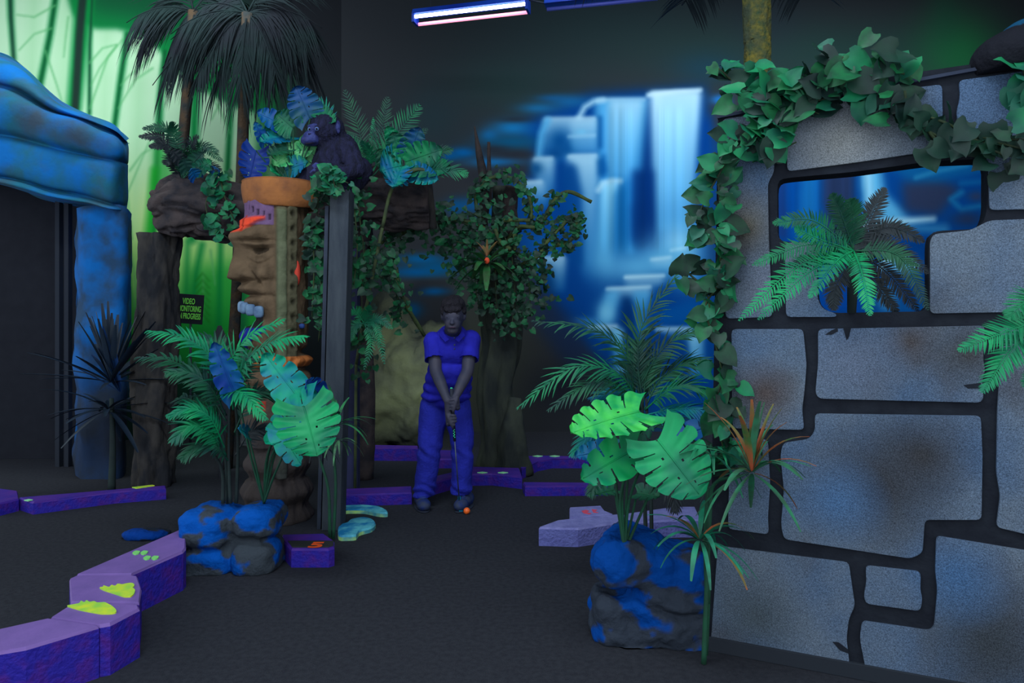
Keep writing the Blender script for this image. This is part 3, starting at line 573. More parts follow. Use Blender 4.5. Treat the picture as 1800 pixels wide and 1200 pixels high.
# ---- boulders
def rockdisp(sc, a, seed=0): 
    def f(p, n):
        q = p+Vector((seed, 0, 0)); return a*fbm(q, sc, 5)+a*.5*abs(noise.noise(q*sc*2.3))-a*.3
    return f
def rockcolor(m, top, low, z0, z1, seed=0, sc=9):
    """sprayed paint patches: more of the top colour high on the stone"""
    c = []
    for v in m.v:
        t = (v[2]-z0)/(z1-z0); k = t*.75+1.25*fbm((v[0]+seed, v[1], v[2]*1.3), sc, 3)-.03; k = min(1, max(0, (k-.35)/.14)); c.append([a*k+b*(1-k) for a, b in zip(top, low)])
    m.c = c
PAINT = mat('rock_paint', 'paint', rough=.85, bump=.5, bscale=40, spec=.1)
m = MB(); Yp = 3.82
sball(m, P(373,922,Yp), (.145,.17,.105)); sball(m, P(457,912,Yp), (.125,.17,.085)); sball(m, P(374,984,Yp), (.140,.17,.095)); sball(m, P(457,975,Yp), (.118,.17,.105)); sball(m, P(415,950,Yp+.06), (.17,.15,.19))
m = remesh(m, .012, 3, rockdisp(7, .016)); m.v = [(v[0], v[1], max(v[2], 0)) for v in m.v]; rockcolor(m, S(0,78,170), S(58,66,76), 0.0, .34, 0, 7)
bp1 = T('boulder_planter', 'blue boulder planter of four stones holding the palm and the split-leaf plant', 'planter', P(410,1015,Yp)-Vector((0,0,P(410,1015,Yp).z))); build(m, 'rock', PAINT, bp1)
m = MB(); Yq = 3.02
sball(m, P(1140,985,Yq), (.21,.19,.12), .7, Matrix.Rotation(.35, 3, 'Y')); sball(m, P(1095,985,Yq-.08), (.13,.12,.10), .7, Matrix.Rotation(.6, 3, 'Y')); sball(m, P(1180,1000,Yq), (.15,.18,.12), .7)
sball(m, P(1085,1075,Yq-.02), (.13,.17,.12), .65); sball(m, P(1150,1070,Yq-.03), (.16,.19,.15), .65); sball(m, P(1205,1080,Yq), (.12,.19,.16), .65); sball(m, P(1130,1120,Yq), (.2,.18,.06), .6)
def gr(p, n):
    d = rockdisp(6, .03, 4)(p, n); q = p-P(1140,1035,Yq); 
    return d-.045*math.exp(-((q.z+.25*q.x+.02*math.sin(q.x*18))/.018)**2)
m = remesh(m, .011, 2, gr); m.v = [(v[0], v[1], max(v[2], 0)) for v in m.v]; rockcolor(m, S(0,66,150), S(50,58,72), 0.0, .42, 3, 6)
bp2 = T('boulder_planter', 'dark blue-grey boulder planter with a diagonal ledge at the foot of the block wall', 'planter', P(1140,1140,Yq)-Vector((0,0,P(1140,1140,Yq).z))); build(m, 'rock', PAINT, bp2)
m = MB(); c = G(258, 944); sball(m, c+Vector((0, 0, .02)), (.15,.09,.035), .8); m = remesh(m, .008, 2, rockdisp(8, .01)); m.v = [(v[0], v[1], max(v[2], 0)) for v in m.v]; rockcolor(m, S(0,56,140), S(34,42,56), .0, .05, 1, 6)
solo(m, 'flat_stone', PAINT, 'flat blue painted stone lying on the carpet behind the front curb', 'stone')
# ================================================================ light fixtures
FX = mat('fixture_blue', S(10,40,140), S(20,60,160), 4, rough=.5); 
for i, (a, b, lab, lit) in enumerate(((P(728,34,6.88), P(930,11,6.58), 'lit twin tube lamp with one white and one pink tube, hung from the ceiling', 1), (P(958,17,6.54), P(1160,-3,6.30), 'unlit blue tube lamp beside the lit one, half cut by the picture top', 0))):
    d = (b-a).normalized(); s = d.cross(Vector((0, 0, 1))).normalized(); u = s.cross(d); rt = T('tube_lamp', lab, 'lamp', (a+b)/2, 'tube lamps under the ceiling')
    m = MB(); m.prism([a+s*.07+u*.03, a+s*.045+u*.085, a-s*.045+u*.085, a-s*.07+u*.03], (b-a)); build(m, 'housing', FX, rt, smooth=False, bevel=.004)
    if lit:
        for k, (nm, col, e) in enumerate((('pink_tube', (1, .28, .42, 1), 1.5), ('white_tube', (0.86, .9, 1, 1), 14.0))):
            off = s*(.045 if k == 0 else -.045)*(-1)+u*.005+u*(-.04 if k == 0 else 0); m = MB(); m.tube([a+d*.03+off, b-d*.03+off], .016, 12); build(m, nm, mat('glow_'+nm, col, emit=(col, e)), rt)
        for e_ in (a, b):
            m = MB(); m.prism([e_+s*.065-u*.05, e_+s*.065+u*.03, e_-s*.065+u*.03, e_-s*.065-u*.05], (d if e_ == a else -d)*.025); build(m, 'end_socket', FX, rt, smooth=False)
    else:
        m = MB(); m.tube([a+d*.02+u*.0, b-d*.02], .018, 12); build(m, 'dark_tube', mat('dead_tube', S(70,80,170), rough=.3), rt)
    for t in (.15, .85):
        p = a.lerp(b, t)+u*.085; m = MB(); m.tube([p, Vector((p.x, p.y, ZT))], .004, 6); build(m, 'hanger_rod', mat('rod', S(40,46,60)), rt)
m = MB(); m.tube([P(930,11,6.58)+Vector((0,0,.06)), P(958,17,6.54)+Vector((0,0,.06))], .008, 6); solo(m, 'power_cable', mat('rod', None), 'short dark conduit joining the two tube lamps', 'cable')
# ================================================================ sign
r = P(334, 543, 6.9); sg = T('warning_sign', 'black video monitoring sign with green letters behind the driftwood post', 'sign', r)
wd, hh = 46/F*6.9, 52/F*6.9; tl = Matrix.Rotation(math.radians(4), 3, 'Y')
m = MB(); m.box((-wd/2, 0, -hh/2), (wd/2, .01, hh/2), R=tl, o=r); build(m, 'panel', mat('sign_black', S(26,32,44), rough=.6), sg, smooth=False, bevel=.003)
for tx, dz in (('VIDEO', .075), ('MONITORING', 0), ('IN PROGRESS', -.075)):
    t = text_mesh(tx, .078, .001); xs = [v[0] for v in t.v]; w_ = max(xs)-min(xs); k = {'VIDEO': .125, 'MONITORING': .225, 'IN PROGRESS': .225}[tx]/w_
    t.v = [tuple(tl @ Vector((v[0]*k+(.0 if tx != 'VIDEO' else -.015), -.004-v[2], v[1]*1.05+dz))+r) for v in t.v]; build(t, 'lettering', mat('sign_green', S(130,236,96), rough=.6), sg, smooth=False)
m = MB(); m.tube([r+Vector((0, .012, -hh/2)), Vector((r.x, r.y+.012, 0))], .012, 8); build(m, 'stake', mat('rod', None), sg)
# ================================================================ blue rock hut at the left
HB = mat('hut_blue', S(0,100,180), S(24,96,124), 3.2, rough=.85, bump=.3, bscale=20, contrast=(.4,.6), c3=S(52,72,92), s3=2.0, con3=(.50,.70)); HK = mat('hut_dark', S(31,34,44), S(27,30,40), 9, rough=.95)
hr = T('rock_hut', 'blue painted rock hut with a sloping slab roof and a wide dark doorway', 'hut', G(222, 842))
def loft(rows, nsub=3, close=False):
    """rows of world points with equal counts"""
    m = MB(); n = len(rows[0]); m.v = [tuple(p) for r in rows for p in r]
    for i in range(len(rows)-1):
        for j in range(n-1): m.f.append((i*n+j, i*n+j+1, (i+1)*n+j+1, (i+1)*n+j)); m.mi.append(0)
    return m
def dispm(m, sc, a, seed=0):
    m.v = [tuple(Vector(v)+Vector((noise.noise(Vector(v)*sc+Vector((seed,0,0))), noise.noise(Vector(v)*sc+Vector((0,seed,9))), noise.noise(Vector(v)*sc+Vector((5,0,seed)))))*a) for v in m.v]
def finer(rows, k):
    out = []
    for r in rows:
        q = spline(r, k); out.append(q)
    cols = [spline([out[i][j] for i in range(len(out))], 3) for j in range(len(out[0]))]
    return [[cols[j][i] for j in range(len(cols))] for i in range(len(cols[0]))]
Yh = 5.95
xs = [-90, 0, 45, 78, 118, 163, 202, 220, 222]
def row(ys, dy, last): return [P(x, y, Yh+dy+(0 if i < 7 else last*(i-6))) for i, (x, y) in enumerate(zip(xs, ys))]
roof_rows = [row([82,94,118,152,184,204,221,243,243], 1.0, .2), row([84,98,121,156,187,206,223,246,246], .30, .25), row([104,112,134,164,192,209,225,248,248], .02, .25), row([132,140,156,178,199,214,227,250,250], -.06, .25), row([138,147,164,184,203,217,229,251,251], .06, .25), row([140,149,166,186,205,219,231,253,253], .6, .25)]
m = loft(finer(roof_rows, 3)); dispm(m, 3, .04, 2); build(m, 'roof_slab', HB, hr, sub=1)
beam = [row([128,138,156,178,198,214,226,247,247], .5, .25), row([130,140,158,180,200,215,227,248,248], .10, .25), row([140,149,166,186,205,219,230,251,251], .04, .25), row([160,170,185,200,216,228,240,262,262], -.12, .25), row([212,222,232,242,254,262,272,280,280], -.12, .25), row([230,238,246,254,266,274,282,286,286], .0, .25), row([240,248,258,266,276,283,290,292,292], -.10, .25), row([290,300,310,322,332,338,344,348,348], -.10, .25), row([302,310,320,332,342,350,356,360,360], .0, .25), row([306,314,324,337,348,355,361,364,364], -.09, .25), row([312,322,334,346,356,362,368,370,370], -.05, .25), row([314,324,336,348,358,364,369,371,371], .9, .25)]
m = loft(finer(beam, 3)); dispm(m, 3, .04, 5); build(m, 'beam', HB, hr, sub=1)
m = MB(); pa = [P(140, 365, Yh+.05), P(221, 368, Yh+.02), P(224, 368, Yh+1.0), P(140, 365, Yh+1.0)]
def zz(p, z): return Vector((p.x, p.y, z))
rows = []
for i in range(13):
    t = i/12; z = pa[0].z*(1-t); o = .02*math.sin(t*9); px0 = 138-4*t; px1 = 222-10*t; rows.append([zz(P(px0, 400, Yh+1.0), z), zz(P(px0, 400, Yh+.1), z), zz(P((px0+px1)/2, 400, Yh+.0+o), z), zz(P(px1, 400, Yh+.05), z), zz(P(px1+6, 400, Yh+.35), z), zz(P(px1+6, 400, Yh+1.0), z)])
m = loft(finer(rows, 3)); dispm(m, 3.5, .05, 8); build(m, 'door_pillar', mat('hut_pillar', S(0,98,180), S(34,66,100), 3, rough=.85, bump=.3, bscale=20, contrast=(.42,.6), spots=[((.0,0,.45), .9, S(32,38,50), 1), ((-.3,.3,.1), .9, S(30,35,46), 1)]), hr)
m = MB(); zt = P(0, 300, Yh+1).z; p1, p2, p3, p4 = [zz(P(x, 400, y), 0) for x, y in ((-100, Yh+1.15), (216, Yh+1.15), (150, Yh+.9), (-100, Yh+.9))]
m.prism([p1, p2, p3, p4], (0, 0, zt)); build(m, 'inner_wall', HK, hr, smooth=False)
for px in (104, 120):
    m = MB(); q = zz(P(px, 400, Yh+.55), 0); m.box((-.02,-.03,0), (.02,.03,zt-.05), o=q); build(m, 'inner_post', mat('hut_post', S(42,48,60), rough=.9), hr, smooth=False)
# ================================================================ driftwood gate
DW = mat('driftwood', S(62,60,60), S(38,40,46), 9, rough=.9, bump=.6, bscale=24, stretch=(1,1,.45), contrast=(.4,.62), spec=.1); DWD = mat('driftwood_dark', S(72,64,66), S(42,42,50), 8, rough=.9, bump=.6, bscale=24)
gt = T('driftwood_gate', 'large driftwood gateway of a thick grooved lintel on a wide post beside the hut', 'gate', G(270, 850))
Yg = 5.75
m = MB(); trunk(m, [zz(P(272, 800, Yg), -.01), P(270, 780, Yg), P(270, 690, Yg), P(274, 600, Yg), P(277, 500, Yg), P(279, 412, Yg)], [.155,.155,.16,.155,.145,.165], 64, 5, .16, 1, namp=.35, nsc=2.2, twist=1.2, swirl=.10); build(m, 'gate_post', DW, gt)
m = MB(); trunk(m, [P(292, 376, Yg), P(330, 362, Yg-.05), P(400, 372, Yg-.05), P(500, 385, Yg-.05), P(620, 352, Yg-.1), P(700, 352, Yg-.1), P(757, 352, Yg-.1)], [.20,.26,.25,.22,.22,.25,.22], 96, 6, .16, 3, namp=.4, nsc=2.0, twist=1.0, swirl=.17); build(m, 'lintel', DWD, gt)
m = MB(); trunk(m, [zz(P(632, 800, Yg+.25), 0), P(640, 700, Yg+.25), P(630, 560, Yg+.2), P(634, 400, Yg+.1)], [.12,.10,.10,.11], 30, 4, .15, 5); build(m, 'back_post', DWD, gt)
m = MB(); trunk(m, [P(750, 300, Yg-.15), P(754, 340, Yg-.2), P(762, 402, Yg-.15)], [.03,.035,.03], 16, 3, .1, 6); build(m, 'broken_root', DW, gt)
# bamboo-like canes around the gate
CN = mat('cane', S(78,92,58), S(54,66,52), 12, rough=.7)
m = MB(); m.tube(spline([P(672,400,5.2), P(690,330,5.15), P(725,300,5.1), P(752,299,5.1)], 6), .014, 8); m.tube(spline([P(672,400,5.2), P(664,440,5.2), P(640,560,5.25), P(626,640,5.3)], 6), .013, 8); m.tube([P(626,640,5.3), zz(P(624,700,5.3), 0)], .012, 8)
solo(m, 'cane', CN, 'bent greenish cane arching over the lintel beside the grey post', 'cane')
# ================================================================ tiki totem
Yt = 4.78; tc_ = P(487, 600, Yt); tz = lambda y: CH-(y-HZ)*Yt/F
tk = T('tiki_totem', 'carved tiki totem with a frowning face, orange bowl top and red brow', 'totem', (tc_.x, Yt, 0))
ZTk = tz(360); NA, NZ = 150, 330; v = []; cols = []
G_ = lambda x, c, w_: math.exp(-((x-c)/w_)**2)
cB, cD, cO, cP_, cU, cGn, cR = [np.array(S(*c)[:3]) for c in ((92,76,60),(40,38,42),(186,110,60),(104,80,116),(18,26,128),(86,94,74),(226,74,48))]
for i in range(NZ):
    z = ZTk*i/(NZ-1); y = HZ+(CH-z)*F/Yt
    for k in range(NA):
        a = -math.pi+2*math.pi*k/NA       # a: 0 faces the camera, negative towards the left
        s_ = math.degrees(a)+62            # angle off the face axis
        r = .205; A = abs(s_)
        face = 1 if A < 78 else 0
        d = 0
        d += .06*G_(y, 420-max(0,s_-10)*.12, 12)*G_(s_, 5, 62)                    # brow
        d -= .035*G_(y, 446, 14)*(G_(s_, 46, 18)+G_(s_, -46, 18))  # eye hollow
        d += .03*G_(y, 452, 6)*(G_(s_, 47, 15)+G_(s_, -47, 15))   # eyelid
        d += .018*G_(y, 468, 6)*(G_(s_, 46, 22)+G_(s_, -46, 22))
        d += (.05+.07*max(0, min(1, (y-420)/70)))*G_(s_, 0, 14)*(1 if 415 < y < 492 else math.exp(-((y-(492 if y > 492 else 415))/6)**2))  # nose
        d += .045*G_(y, 484, 9)*(G_(s_, 22, 11)+G_(s_, -22, 11))   # nostril
        d += .03*G_(y, 436-abs(s_-46)*.12, 4)*G_(s_, 46, 26); d -= .022*G_(y, 444-abs(s_-46)*.10, 2.5)*G_(s_, 46, 22); d -= .026*G_(y, 468-((s_-46)/20)**2*6, 2.8)*G_(s_, 46, 20); d += .032*G_(y, 486, 11)*G_(s_, 56, 14); d -= .03*G_(y, 478+(s_-28)*1.1, 4)*G_(s_, 40, 14); d -= .03*G_(y, 428+s_*.02, 3)*G_(s_, 45, 26)
        d += .045*G_(y, 508+abs(s_)*.06, 8)*G_(s_, 0, 56); d -= .028*G_(y, 519+abs(s_)*.05, 3)*G_(s_, 10, 52)                     # upper lip
        d -= .03*G_(y, 496, 4)*G_(s_, 0, 60)
        d -= .02*G_(y, 521, 6)*G_(s_, 0, 50); d += .02*G_(y, 530, 7)*G_(s_, 30, 30)
        d -= .085*G_(y, 560, 17)*G_(s_, 0, 46)                    # mouth
        d += .035*G_(y, 588, 16)*G_(s_, 5, 50)                    # chin
        d -= .05*G_(y, 618, 7); d += .03*G_(y, 632, 9); d -= .03*G_(y, 648, 5); d += .02*G_(y, 664, 9); d -= .03*G_(y, 690, 6)
        d += .03*G_(y, 740, 26)*G_(s_, 0, 60); d += .02*math.sin(y/7.5)*(y > 780); d += (.02 if y > 840 else 0)
        d += .012*fbm((a*1.5, z*2.5, 3), 2.2, 4)
        col = cB*(1+.35*fbm((a*2, z*5, 1), 2, 3))
        if 78 < s_ < 100:      # raised border column
            e = math.exp(-((s_-89)/10)**4); w9 = min(1, max(0, (1-abs(s_-89)/11)*3))
            w9 *= min(1, max(0, (y-368)/10))
            if y < 830: d = d*(1-w9)+(.05*e+.012*fbm((a, z*6, 0), 1.5))*w9; col = (cGn*(.75+.25*e)+cB*.1)*(1+.3*fbm((a*3, z*7, 2), 2, 3))*w9+col*(1-w9)
        elif 100 <= s_ < 116 and y < 700:
            hole_ = math.exp(-(((s_-108)/4.5)**2+((((y-395) % 25)-12)/5)**2)*1.0); d = .03-.022*hole_+.01*fbm((a*2, z*8, 5), 2); col = (cGn*.45+cB*.4)*(1-.8*hole_)
        if y < 402 and A < 76: col = cP_*(1+.2*fbm((a*3, z*6, 1), 2, 3)); d += .012*G_(s_, 30, 50); dd = (y-365-.30*max(0, s_-5)); 
        if 368 < y < 400 and 22 < s_ < 76 and ((s_-22) % 11) < 4 and abs(y-(366+(s_-10)*.40)) < 5: d -= .012; col = cP_*.35
        rb = min(1, max(0, (y-386)/5))*min(1, max(0, (415-max(0, A-8)*.38-y)/5))*(1 if A < 60 else 0); col = col*(1-rb)+cR*rb; d += .024*rb
        if 14 < s_ < 18 and 385 < y < 412: col = cR*.45
        if 572 < y < 614 and A < 60 and y < 618-max(0, s_)*.62: col = cU*(1+.25*fbm((a*3, z*9, 1), 3, 3)); d += .012
        if 545 < y < 576 and A < 52: col = cD*.8
        if 624 < y < 642: col = cO*(1+.2*fbm((a*2, z*5, 1), 2, 3))
        if 441 < y < 452 and 28 < s_ < 66 and y < 452-((s_-47)/19)**2*8: col = cB*.3
        if 700 < y < 716 and 20 < s_ < 60: col = cR*.6
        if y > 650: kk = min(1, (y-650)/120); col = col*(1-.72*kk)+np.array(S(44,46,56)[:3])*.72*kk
        col = np.clip(col, 0, 1); rr2 = (r+d)
        v.append((tc_.x+rr2*math.sin(a), Yt-rr2*math.cos(a), z)); cols.append((*col, 1))
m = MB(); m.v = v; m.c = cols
for i in range(NZ-1):
    for k in range(NA):
        k2 = (k+1) % NA; m.f.append((i*NA+k, i*NA+k2, (i+1)*NA+k2, (i+1)*NA+k))
m.f.append(tuple(range(NA-1, -1, -1))); m.f.append(tuple((NZ-1)*NA+k for k in range(NA))); m.mi = [0]*len(m.f)
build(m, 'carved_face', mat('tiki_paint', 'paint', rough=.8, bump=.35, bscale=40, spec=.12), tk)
m = MB(); prof = [(.17,355),(.225,368),(.25,362),(.262,350),(.268,335),(.262,325),(.24,322),(.0,324)]; pr2 = spline([(r, y, 0) for r, y in prof], 5); n = 60
for q in pr2:
    for k in range(n):
        a = 2*math.pi*k/n; wv = 1+.02*math.sin(a*3+1); yy = q[1]+2.5*math.sin(a*2+.6)*(1 if q[1] > 340 else .3); m.v.append((tc_.x+.03+q[0]*math.sin(a)*wv, Yt-.0-q[0]*math.cos(a)*wv*.9, tz(yy)))
for i in range(len(pr2)-1):
    for k in range(n):
        k2 = (k+1) % n; m.f.append((i*n+k2, i*n+k, (i+1)*n+k, (i+1)*n+k2))
m.mi = [0]*len(m.f); build(m, 'bowl_top', mat('tiki_orange', S(158,100,56), S(120,76,52), 7, rough=.8, bump=.3, c3=S(92,66,56), s3=4, con3=(.55,.75)), tk)
m = MB()
for k in range(6):
    s_ = -40+k*18; a = math.radians(s_-62); c = Vector((tc_.x+.222*math.sin(a), Yt-.222*math.cos(a), tz(537+abs(s_)*.12+k*1.2))); m2 = MB(); sball(m2, c, (.031,.03,.040), .6, Matrix.Rotation(-a, 3, 'Z'), 16, 12)
    build(m2, 'tooth', mat('tooth_blue', S(110,140,172), S(70,96,132), 14, rough=.6), tk)
for y, hcol, s1 in ((482, S(206,70,50), 118),):
    a = math.radians(s1-62); c = Vector((tc_.x+.215*math.sin(a), Yt-.215*math.cos(a), tz(y))); m2 = MB(); sball(m2, c, (.022,.03,.085), .95, None, 14, 12); build(m2, 'red_ear', mat('ear_red', S(196,66,52), rough=.7), tk, label='red ear')
m2 = MB(); a = math.radians(66); c = Vector((tc_.x+.22*math.sin(a), Yt-.22*math.cos(a), tz(573))); sball(m2, c, (.02,.02,.018), .8, None, 12, 8); build(m2, 'blue_knob', mat('knob_blue', S(50,80,150), rough=.7), tk)
# ================================================================ square posts
PG = mat('post_grey', S(62,70,80), S(46,54,66), 5, rough=.8, bump=.3, bscale=80, stretch=(3,3,.6)); PB = mat('post_edge', S(54,62,80), S(40,48,62), 5, rough=.8)
m = MB(); a = G(575, 936); b = G(618, 930); hgt = P(0, 335, 4.44).z
q0 = zz(P(565, 900, 4.46), 0); q1 = zz(P(598, 900, 4.46), 0); u0 = zz(P(580, 340, 4.46), hgt)-q0; u1 = zz(P(614, 340, 4.46), hgt+.015)-q1; m.prism([q0, q1, q1+Vector((0,.15,0)), q0+Vector((0,.15,0))], [u0, u1, u1, u0])
pr_ = T('square_post', 'tall square grey post standing in front of the tiki totem', 'post', (q0+q1)/2); build(m, 'shaft', PG, pr_, smooth=False, bevel=.006)
m = MB(); q2 = zz(P(557, 900, 4.50), 0); q3 = zz(P(563.5, 900, 4.50), 0); m.prism([q2, q3, q3+Vector((0,.03,0)), q2+Vector((0,.03,0))], u0*.96); build(m, 'side_board', PB, pr_, smooth=False)
m = MB(); q0 = zz(P(597, 900, 5.36), 0); q1 = zz(P(628, 900, 5.36), 0); m.prism([q0, q1, q1+Vector((0,.1,0)), q0+Vector((0,.1,0))], (0, 0, P(0, 440, 5.5).z)); solo(m, 'square_post', mat('post_violet', S(56,60,100), S(44,50,78), 5, rough=.8), 'thinner violet grey post just behind the tall grey post', 'post', smooth=False, bevel=.004)
# ================================================================ chimpanzee
Ym = 5.02; mp = lambda x, y, d=0: P(x, y, Ym+d)
FUR = mat('fur_dark', S(40,42,74), S(27,29,48), 40, rough=.95, bump=.9, bscale=130, stretch=(1,1,.35)); SK = mat('ape_skin', S(56,66,128), S(40,44,94), 20, rough=.6, bump=.3, bscale=60)
ch = T('chimpanzee', 'dark chimpanzee figure sitting on the lintel above the tiki, looking towards the hut', 'animal', mp(585, 326, .1))
m = MB()
m.ball(mp(576,228), (.125,.135,.115)); m.ball(mp(596,285,.05), (.165,.16,.19)); m.ball(mp(590,305,.05), (.18,.17,.13)); m.limb([mp(585,245,.02), mp(600,262,.05)], [.08,.12]); m.ball(mp(570,244), (.085,.09,.07)); m.ball(mp(568,216,-.0), (.09,.09,.06))
m.limb([mp(610,262,-.08), mp(628,296,-.14), mp(604,306,-.2), mp(578,296,-.24)], [.085,.062,.055,.04]); m.limb([mp(572,268,.1), mp(560,290,.02), mp(575,298,-.12)], [.07,.055,.04])
m.limb([mp(600,318,-.06), mp(560,306,-.22), mp(552,322,-.24)], [.10,.085,.06]); m.limb([mp(600,320,.12), mp(545,312,.0), mp(530,322,-.02)], [.10,.08,.06]); m.limb([mp(606,326,-.0), mp(632,300,.08)], [.12,.1])
m = remesh(m, .011, 3, lambda p, n: .007*fbm(p, 28, 3)+.004*noise.noise(p*90)); build(m, 'body', FUR, ch)
m = MB(); m.ball(mp(548.0,243,-.055), (.066,.064,.056)); m.ball(mp(541.0,247,-.07), (.05,.06,.038)); m.ball(mp(552.0,228,-.07), (.045,.05,.04)); m.ball(mp(546.0,236,-.07), (.026,.04,.03)); m.ball(mp(543.0,252,-.05), (.034,.04,.014)); m.limb([mp(542.0,221,-.08), mp(554.0,219,-.115), mp(566.0,221,-.115)], [.009,.011,.009])
m = remesh(m, .006, 3, lambda p, n: .003*fbm(p, 40, 3)); build(m, 'face', SK, ch)
for x, y, d in ((544.5,227,-.118),(557,226.5,-.146)):
    m = MB(); m.ball(mp(x,y,d+.012), .0145); m2 = MB(); m2.ball(mp(x-.5,y,d-.001), .0075); e = build(m, 'eye', mat('eye_pale', S(96,120,180), rough=.2, spec=.6), ch); build(m2, 'pupil', mat('pupil', S(14,14,24), rough=.2), e)
m = MB(); m.limb([mp(533.0,250,-.085), mp(540.0,252.5,-.108), mp(551.0,251,-.10)], [.005,.006,.004]); build(m, 'mouth', mat('mouth_dark', S(24,20,40), rough=.7), ch)
for d in (-.012, .012):
    m = MB(); m.ball(mp(544.5,235.5,-.115+d*.3)+Vector((d*.5,0,0)), (.005,.006,.006)); build(m, 'nostril', mat('mouth_dark', None), ch)
m = MB(); m.ball(mp(594,222,-.085), (.018,.022,.042)); m.ball(mp(595,230,-.085), (.012,.016,.02)); build(m, 'ear', SK, ch)
m = MB(); h0 = mp(570,296,-.26); m.ball(h0, (.045,.035,.028), Matrix.Rotation(-.3, 3, 'Y'))
for k in range(5):
    f0 = h0+Vector((-.02-.004*k, -.018-.004*abs(k-2), .018-.012*k)); m.limb([f0, f0+Vector((-.028,-.014,.006)), f0+Vector((-.05,-.006,-.006))], [.0095,.009,.007], 10)
m = remesh(m, .004, 2); build(m, 'hand', SK, ch)
# ================================================================ golfer
pp = lambda x, y, d=0.0: P(x, y, 5.05+d)
SKN = mat('skin_dark', S(64,62,78), S(50,54,76), 12, rough=.6, spec=.3); SHI = mat('polo_blue', S(36,38,178), S(28,30,152), 10, rough=.85, bump=.3, bscale=40); JE = mat('jeans_blue', S(38,48,172), S(30,38,146), 9, rough=.9, bump=.4, bscale=60, c3=S(78,92,186), s3=7, con3=(.66,.82))
HAIR = mat('hair_black', S(36,34,44), S(28,27,36), 60, rough=.7, bump=.8, bscale=140, stretch=(1,1,.3)); SHO = mat('shoe_grey', S(58,66,84), S(30,50,110), 16, rough=.7)
gf = T('person', 'golfer in a blue polo shirt and jeans bending over a putter and an orange ball', 'person', (pp(782,890).x, 5.05, 0))
m = MB()
hd = pp(797, 552, -.28); fd = hd+Vector((0,.004,-.026))
m.ball(hd, (.077,.095,.115), Matrix.Rotation(.45, 3, 'X')); m.ball(hd+Vector((0,-.045,-.065)), (.055,.055,.06)); m.ball(hd+Vector((0,-.045,-.112)), (.040,.042,.030)); m.ball(hd+Vector((0,-.06,-.01)), (.058,.04,.06))
m.limb([hd+Vector((0,.03,-.06)), pp(795,590,-.10)], [.058,.066]); m.limb([fd+Vector((0,-.088,.0)), fd+Vector((0,-.112,-.036))], [.009,.0135], 10); m.ball(fd+Vector((0,-.096,-.066)), (.024,.011,.009))
for s_ in (-1, 1): m.ball(hd+Vector((s_*.077, .0, -.012)), (.012,.022,.032)); m.ball(fd+Vector((s_*.012,-.1,-.037)), (.009,.010,.008)); m.limb([fd+Vector((s_*.012,-.092,.022)), fd+Vector((s_*.045,-.083,.02))], [.008,.007], 8)
SHl, SHr = pp(762,600,-.12), pp(827,598,-.12); ELl, ELr = pp(766,652,-.22), pp(822,652,-.22); WRl, WRr = pp(787,704,-.36), pp(800,698,-.35)
m.limb([SHl, ELl, ELl.lerp(WRl, .35), WRl], [.056,.043,.043,.029]); m.limb([SHr, ELr, ELr.lerp(WRr, .35), WRr], [.056,.043,.043,.029])
m.limb([pp(794,602,-.08), pp(790,640,-.02), pp(783,690,.03)], [.09,.10,.10]); m.limb([pp(762,700,.03), pp(756,790,.0), pp(741,872,0)], [.085,.06,.04]); m.limb([pp(805,700,.03), pp(812,790,-.02), pp(813,868,-.02)], [.085,.06,.04]); m.limb([SHl, SHr], [.06,.06])
# hands: two palms and ten fingers closed round the grip
g0, g1 = pp(794,690,-.36), pp(799,770,-.31); ga = (g1-g0).normalized(); gx = Vector((1,0,0)); gx = (gx-ga*gx.dot(ga)).normalized(); gy = ga.cross(gx)   # gy roughly towards/away from the camera
if gy.y > 0: gy = -gy
def hand(c, s_, wr):
    """palm on side s_ of the grip, fingers over the front, thumb down along the grip"""
    pc = c+gx*s_*.034+gy*.004
    for t in (-.036, -.012, .012, .036): m.limb([wr, pc+ga*t+gy*.0], [.026,.020], 12)
    for k, L in enumerate((.9, 1.0, .96, .78)):
        b = pc+ga*(-.033+.022*k)+gy*.018; rad = (.0098,.0102,.0098,.0085)[k]; q = []
        for a_ in (0, 38, 78, 118):
            an = math.radians(20+a_*L); q.append(c+ga*(-.033+.022*k+.004*a_/90)+gx*s_*math.cos(an)*.030+gy*math.sin(an)*.032)
        m.limb([b]+q, [rad*1.1, rad, rad, rad*.95, rad*.85], 10)
    th = c+ga*-.03+gx*s_*.030+gy*.026; m.limb([pc+ga*-.04+gy*.01, th+ga*.012+gy*.004, c+ga*.030+gx*s_*.014+gy*.036, c+ga*.055+gx*s_*.006+gy*.032], [.017,.0125,.011,.009], 10)
hand(g0.lerp(g1, .22), 1, WRr); hand(g0.lerp(g1, .56), -1, WRl)
m = remesh(m, .0055, 3); build(m, 'body', SKN, gf)
m = MB(); m.ball(hd+Vector((0,.022,.03)), (.089,.105,.106), Matrix.Rotation(.5, 3, 'X')); m.ball(hd+Vector((0,-.045,.07)), (.080,.066,.048)); m.ball(hd+Vector((.014,-.088,.028)), (.056,.022,.026)); m.ball(hd+Vector((-.03,-.085,.03)), (.035,.02,.022)); 
for s_ in (-1, 1): m.ball(hd+Vector((s_*.072,-.012,.03)), (.018,.036,.04))
m = remesh(m, .007, 1, lambda p, n: .010*fbm(Vector((p.x*1.0, p.y, p.z*.6)), 26, 3)); build(m, 'hair', HAIR, gf)
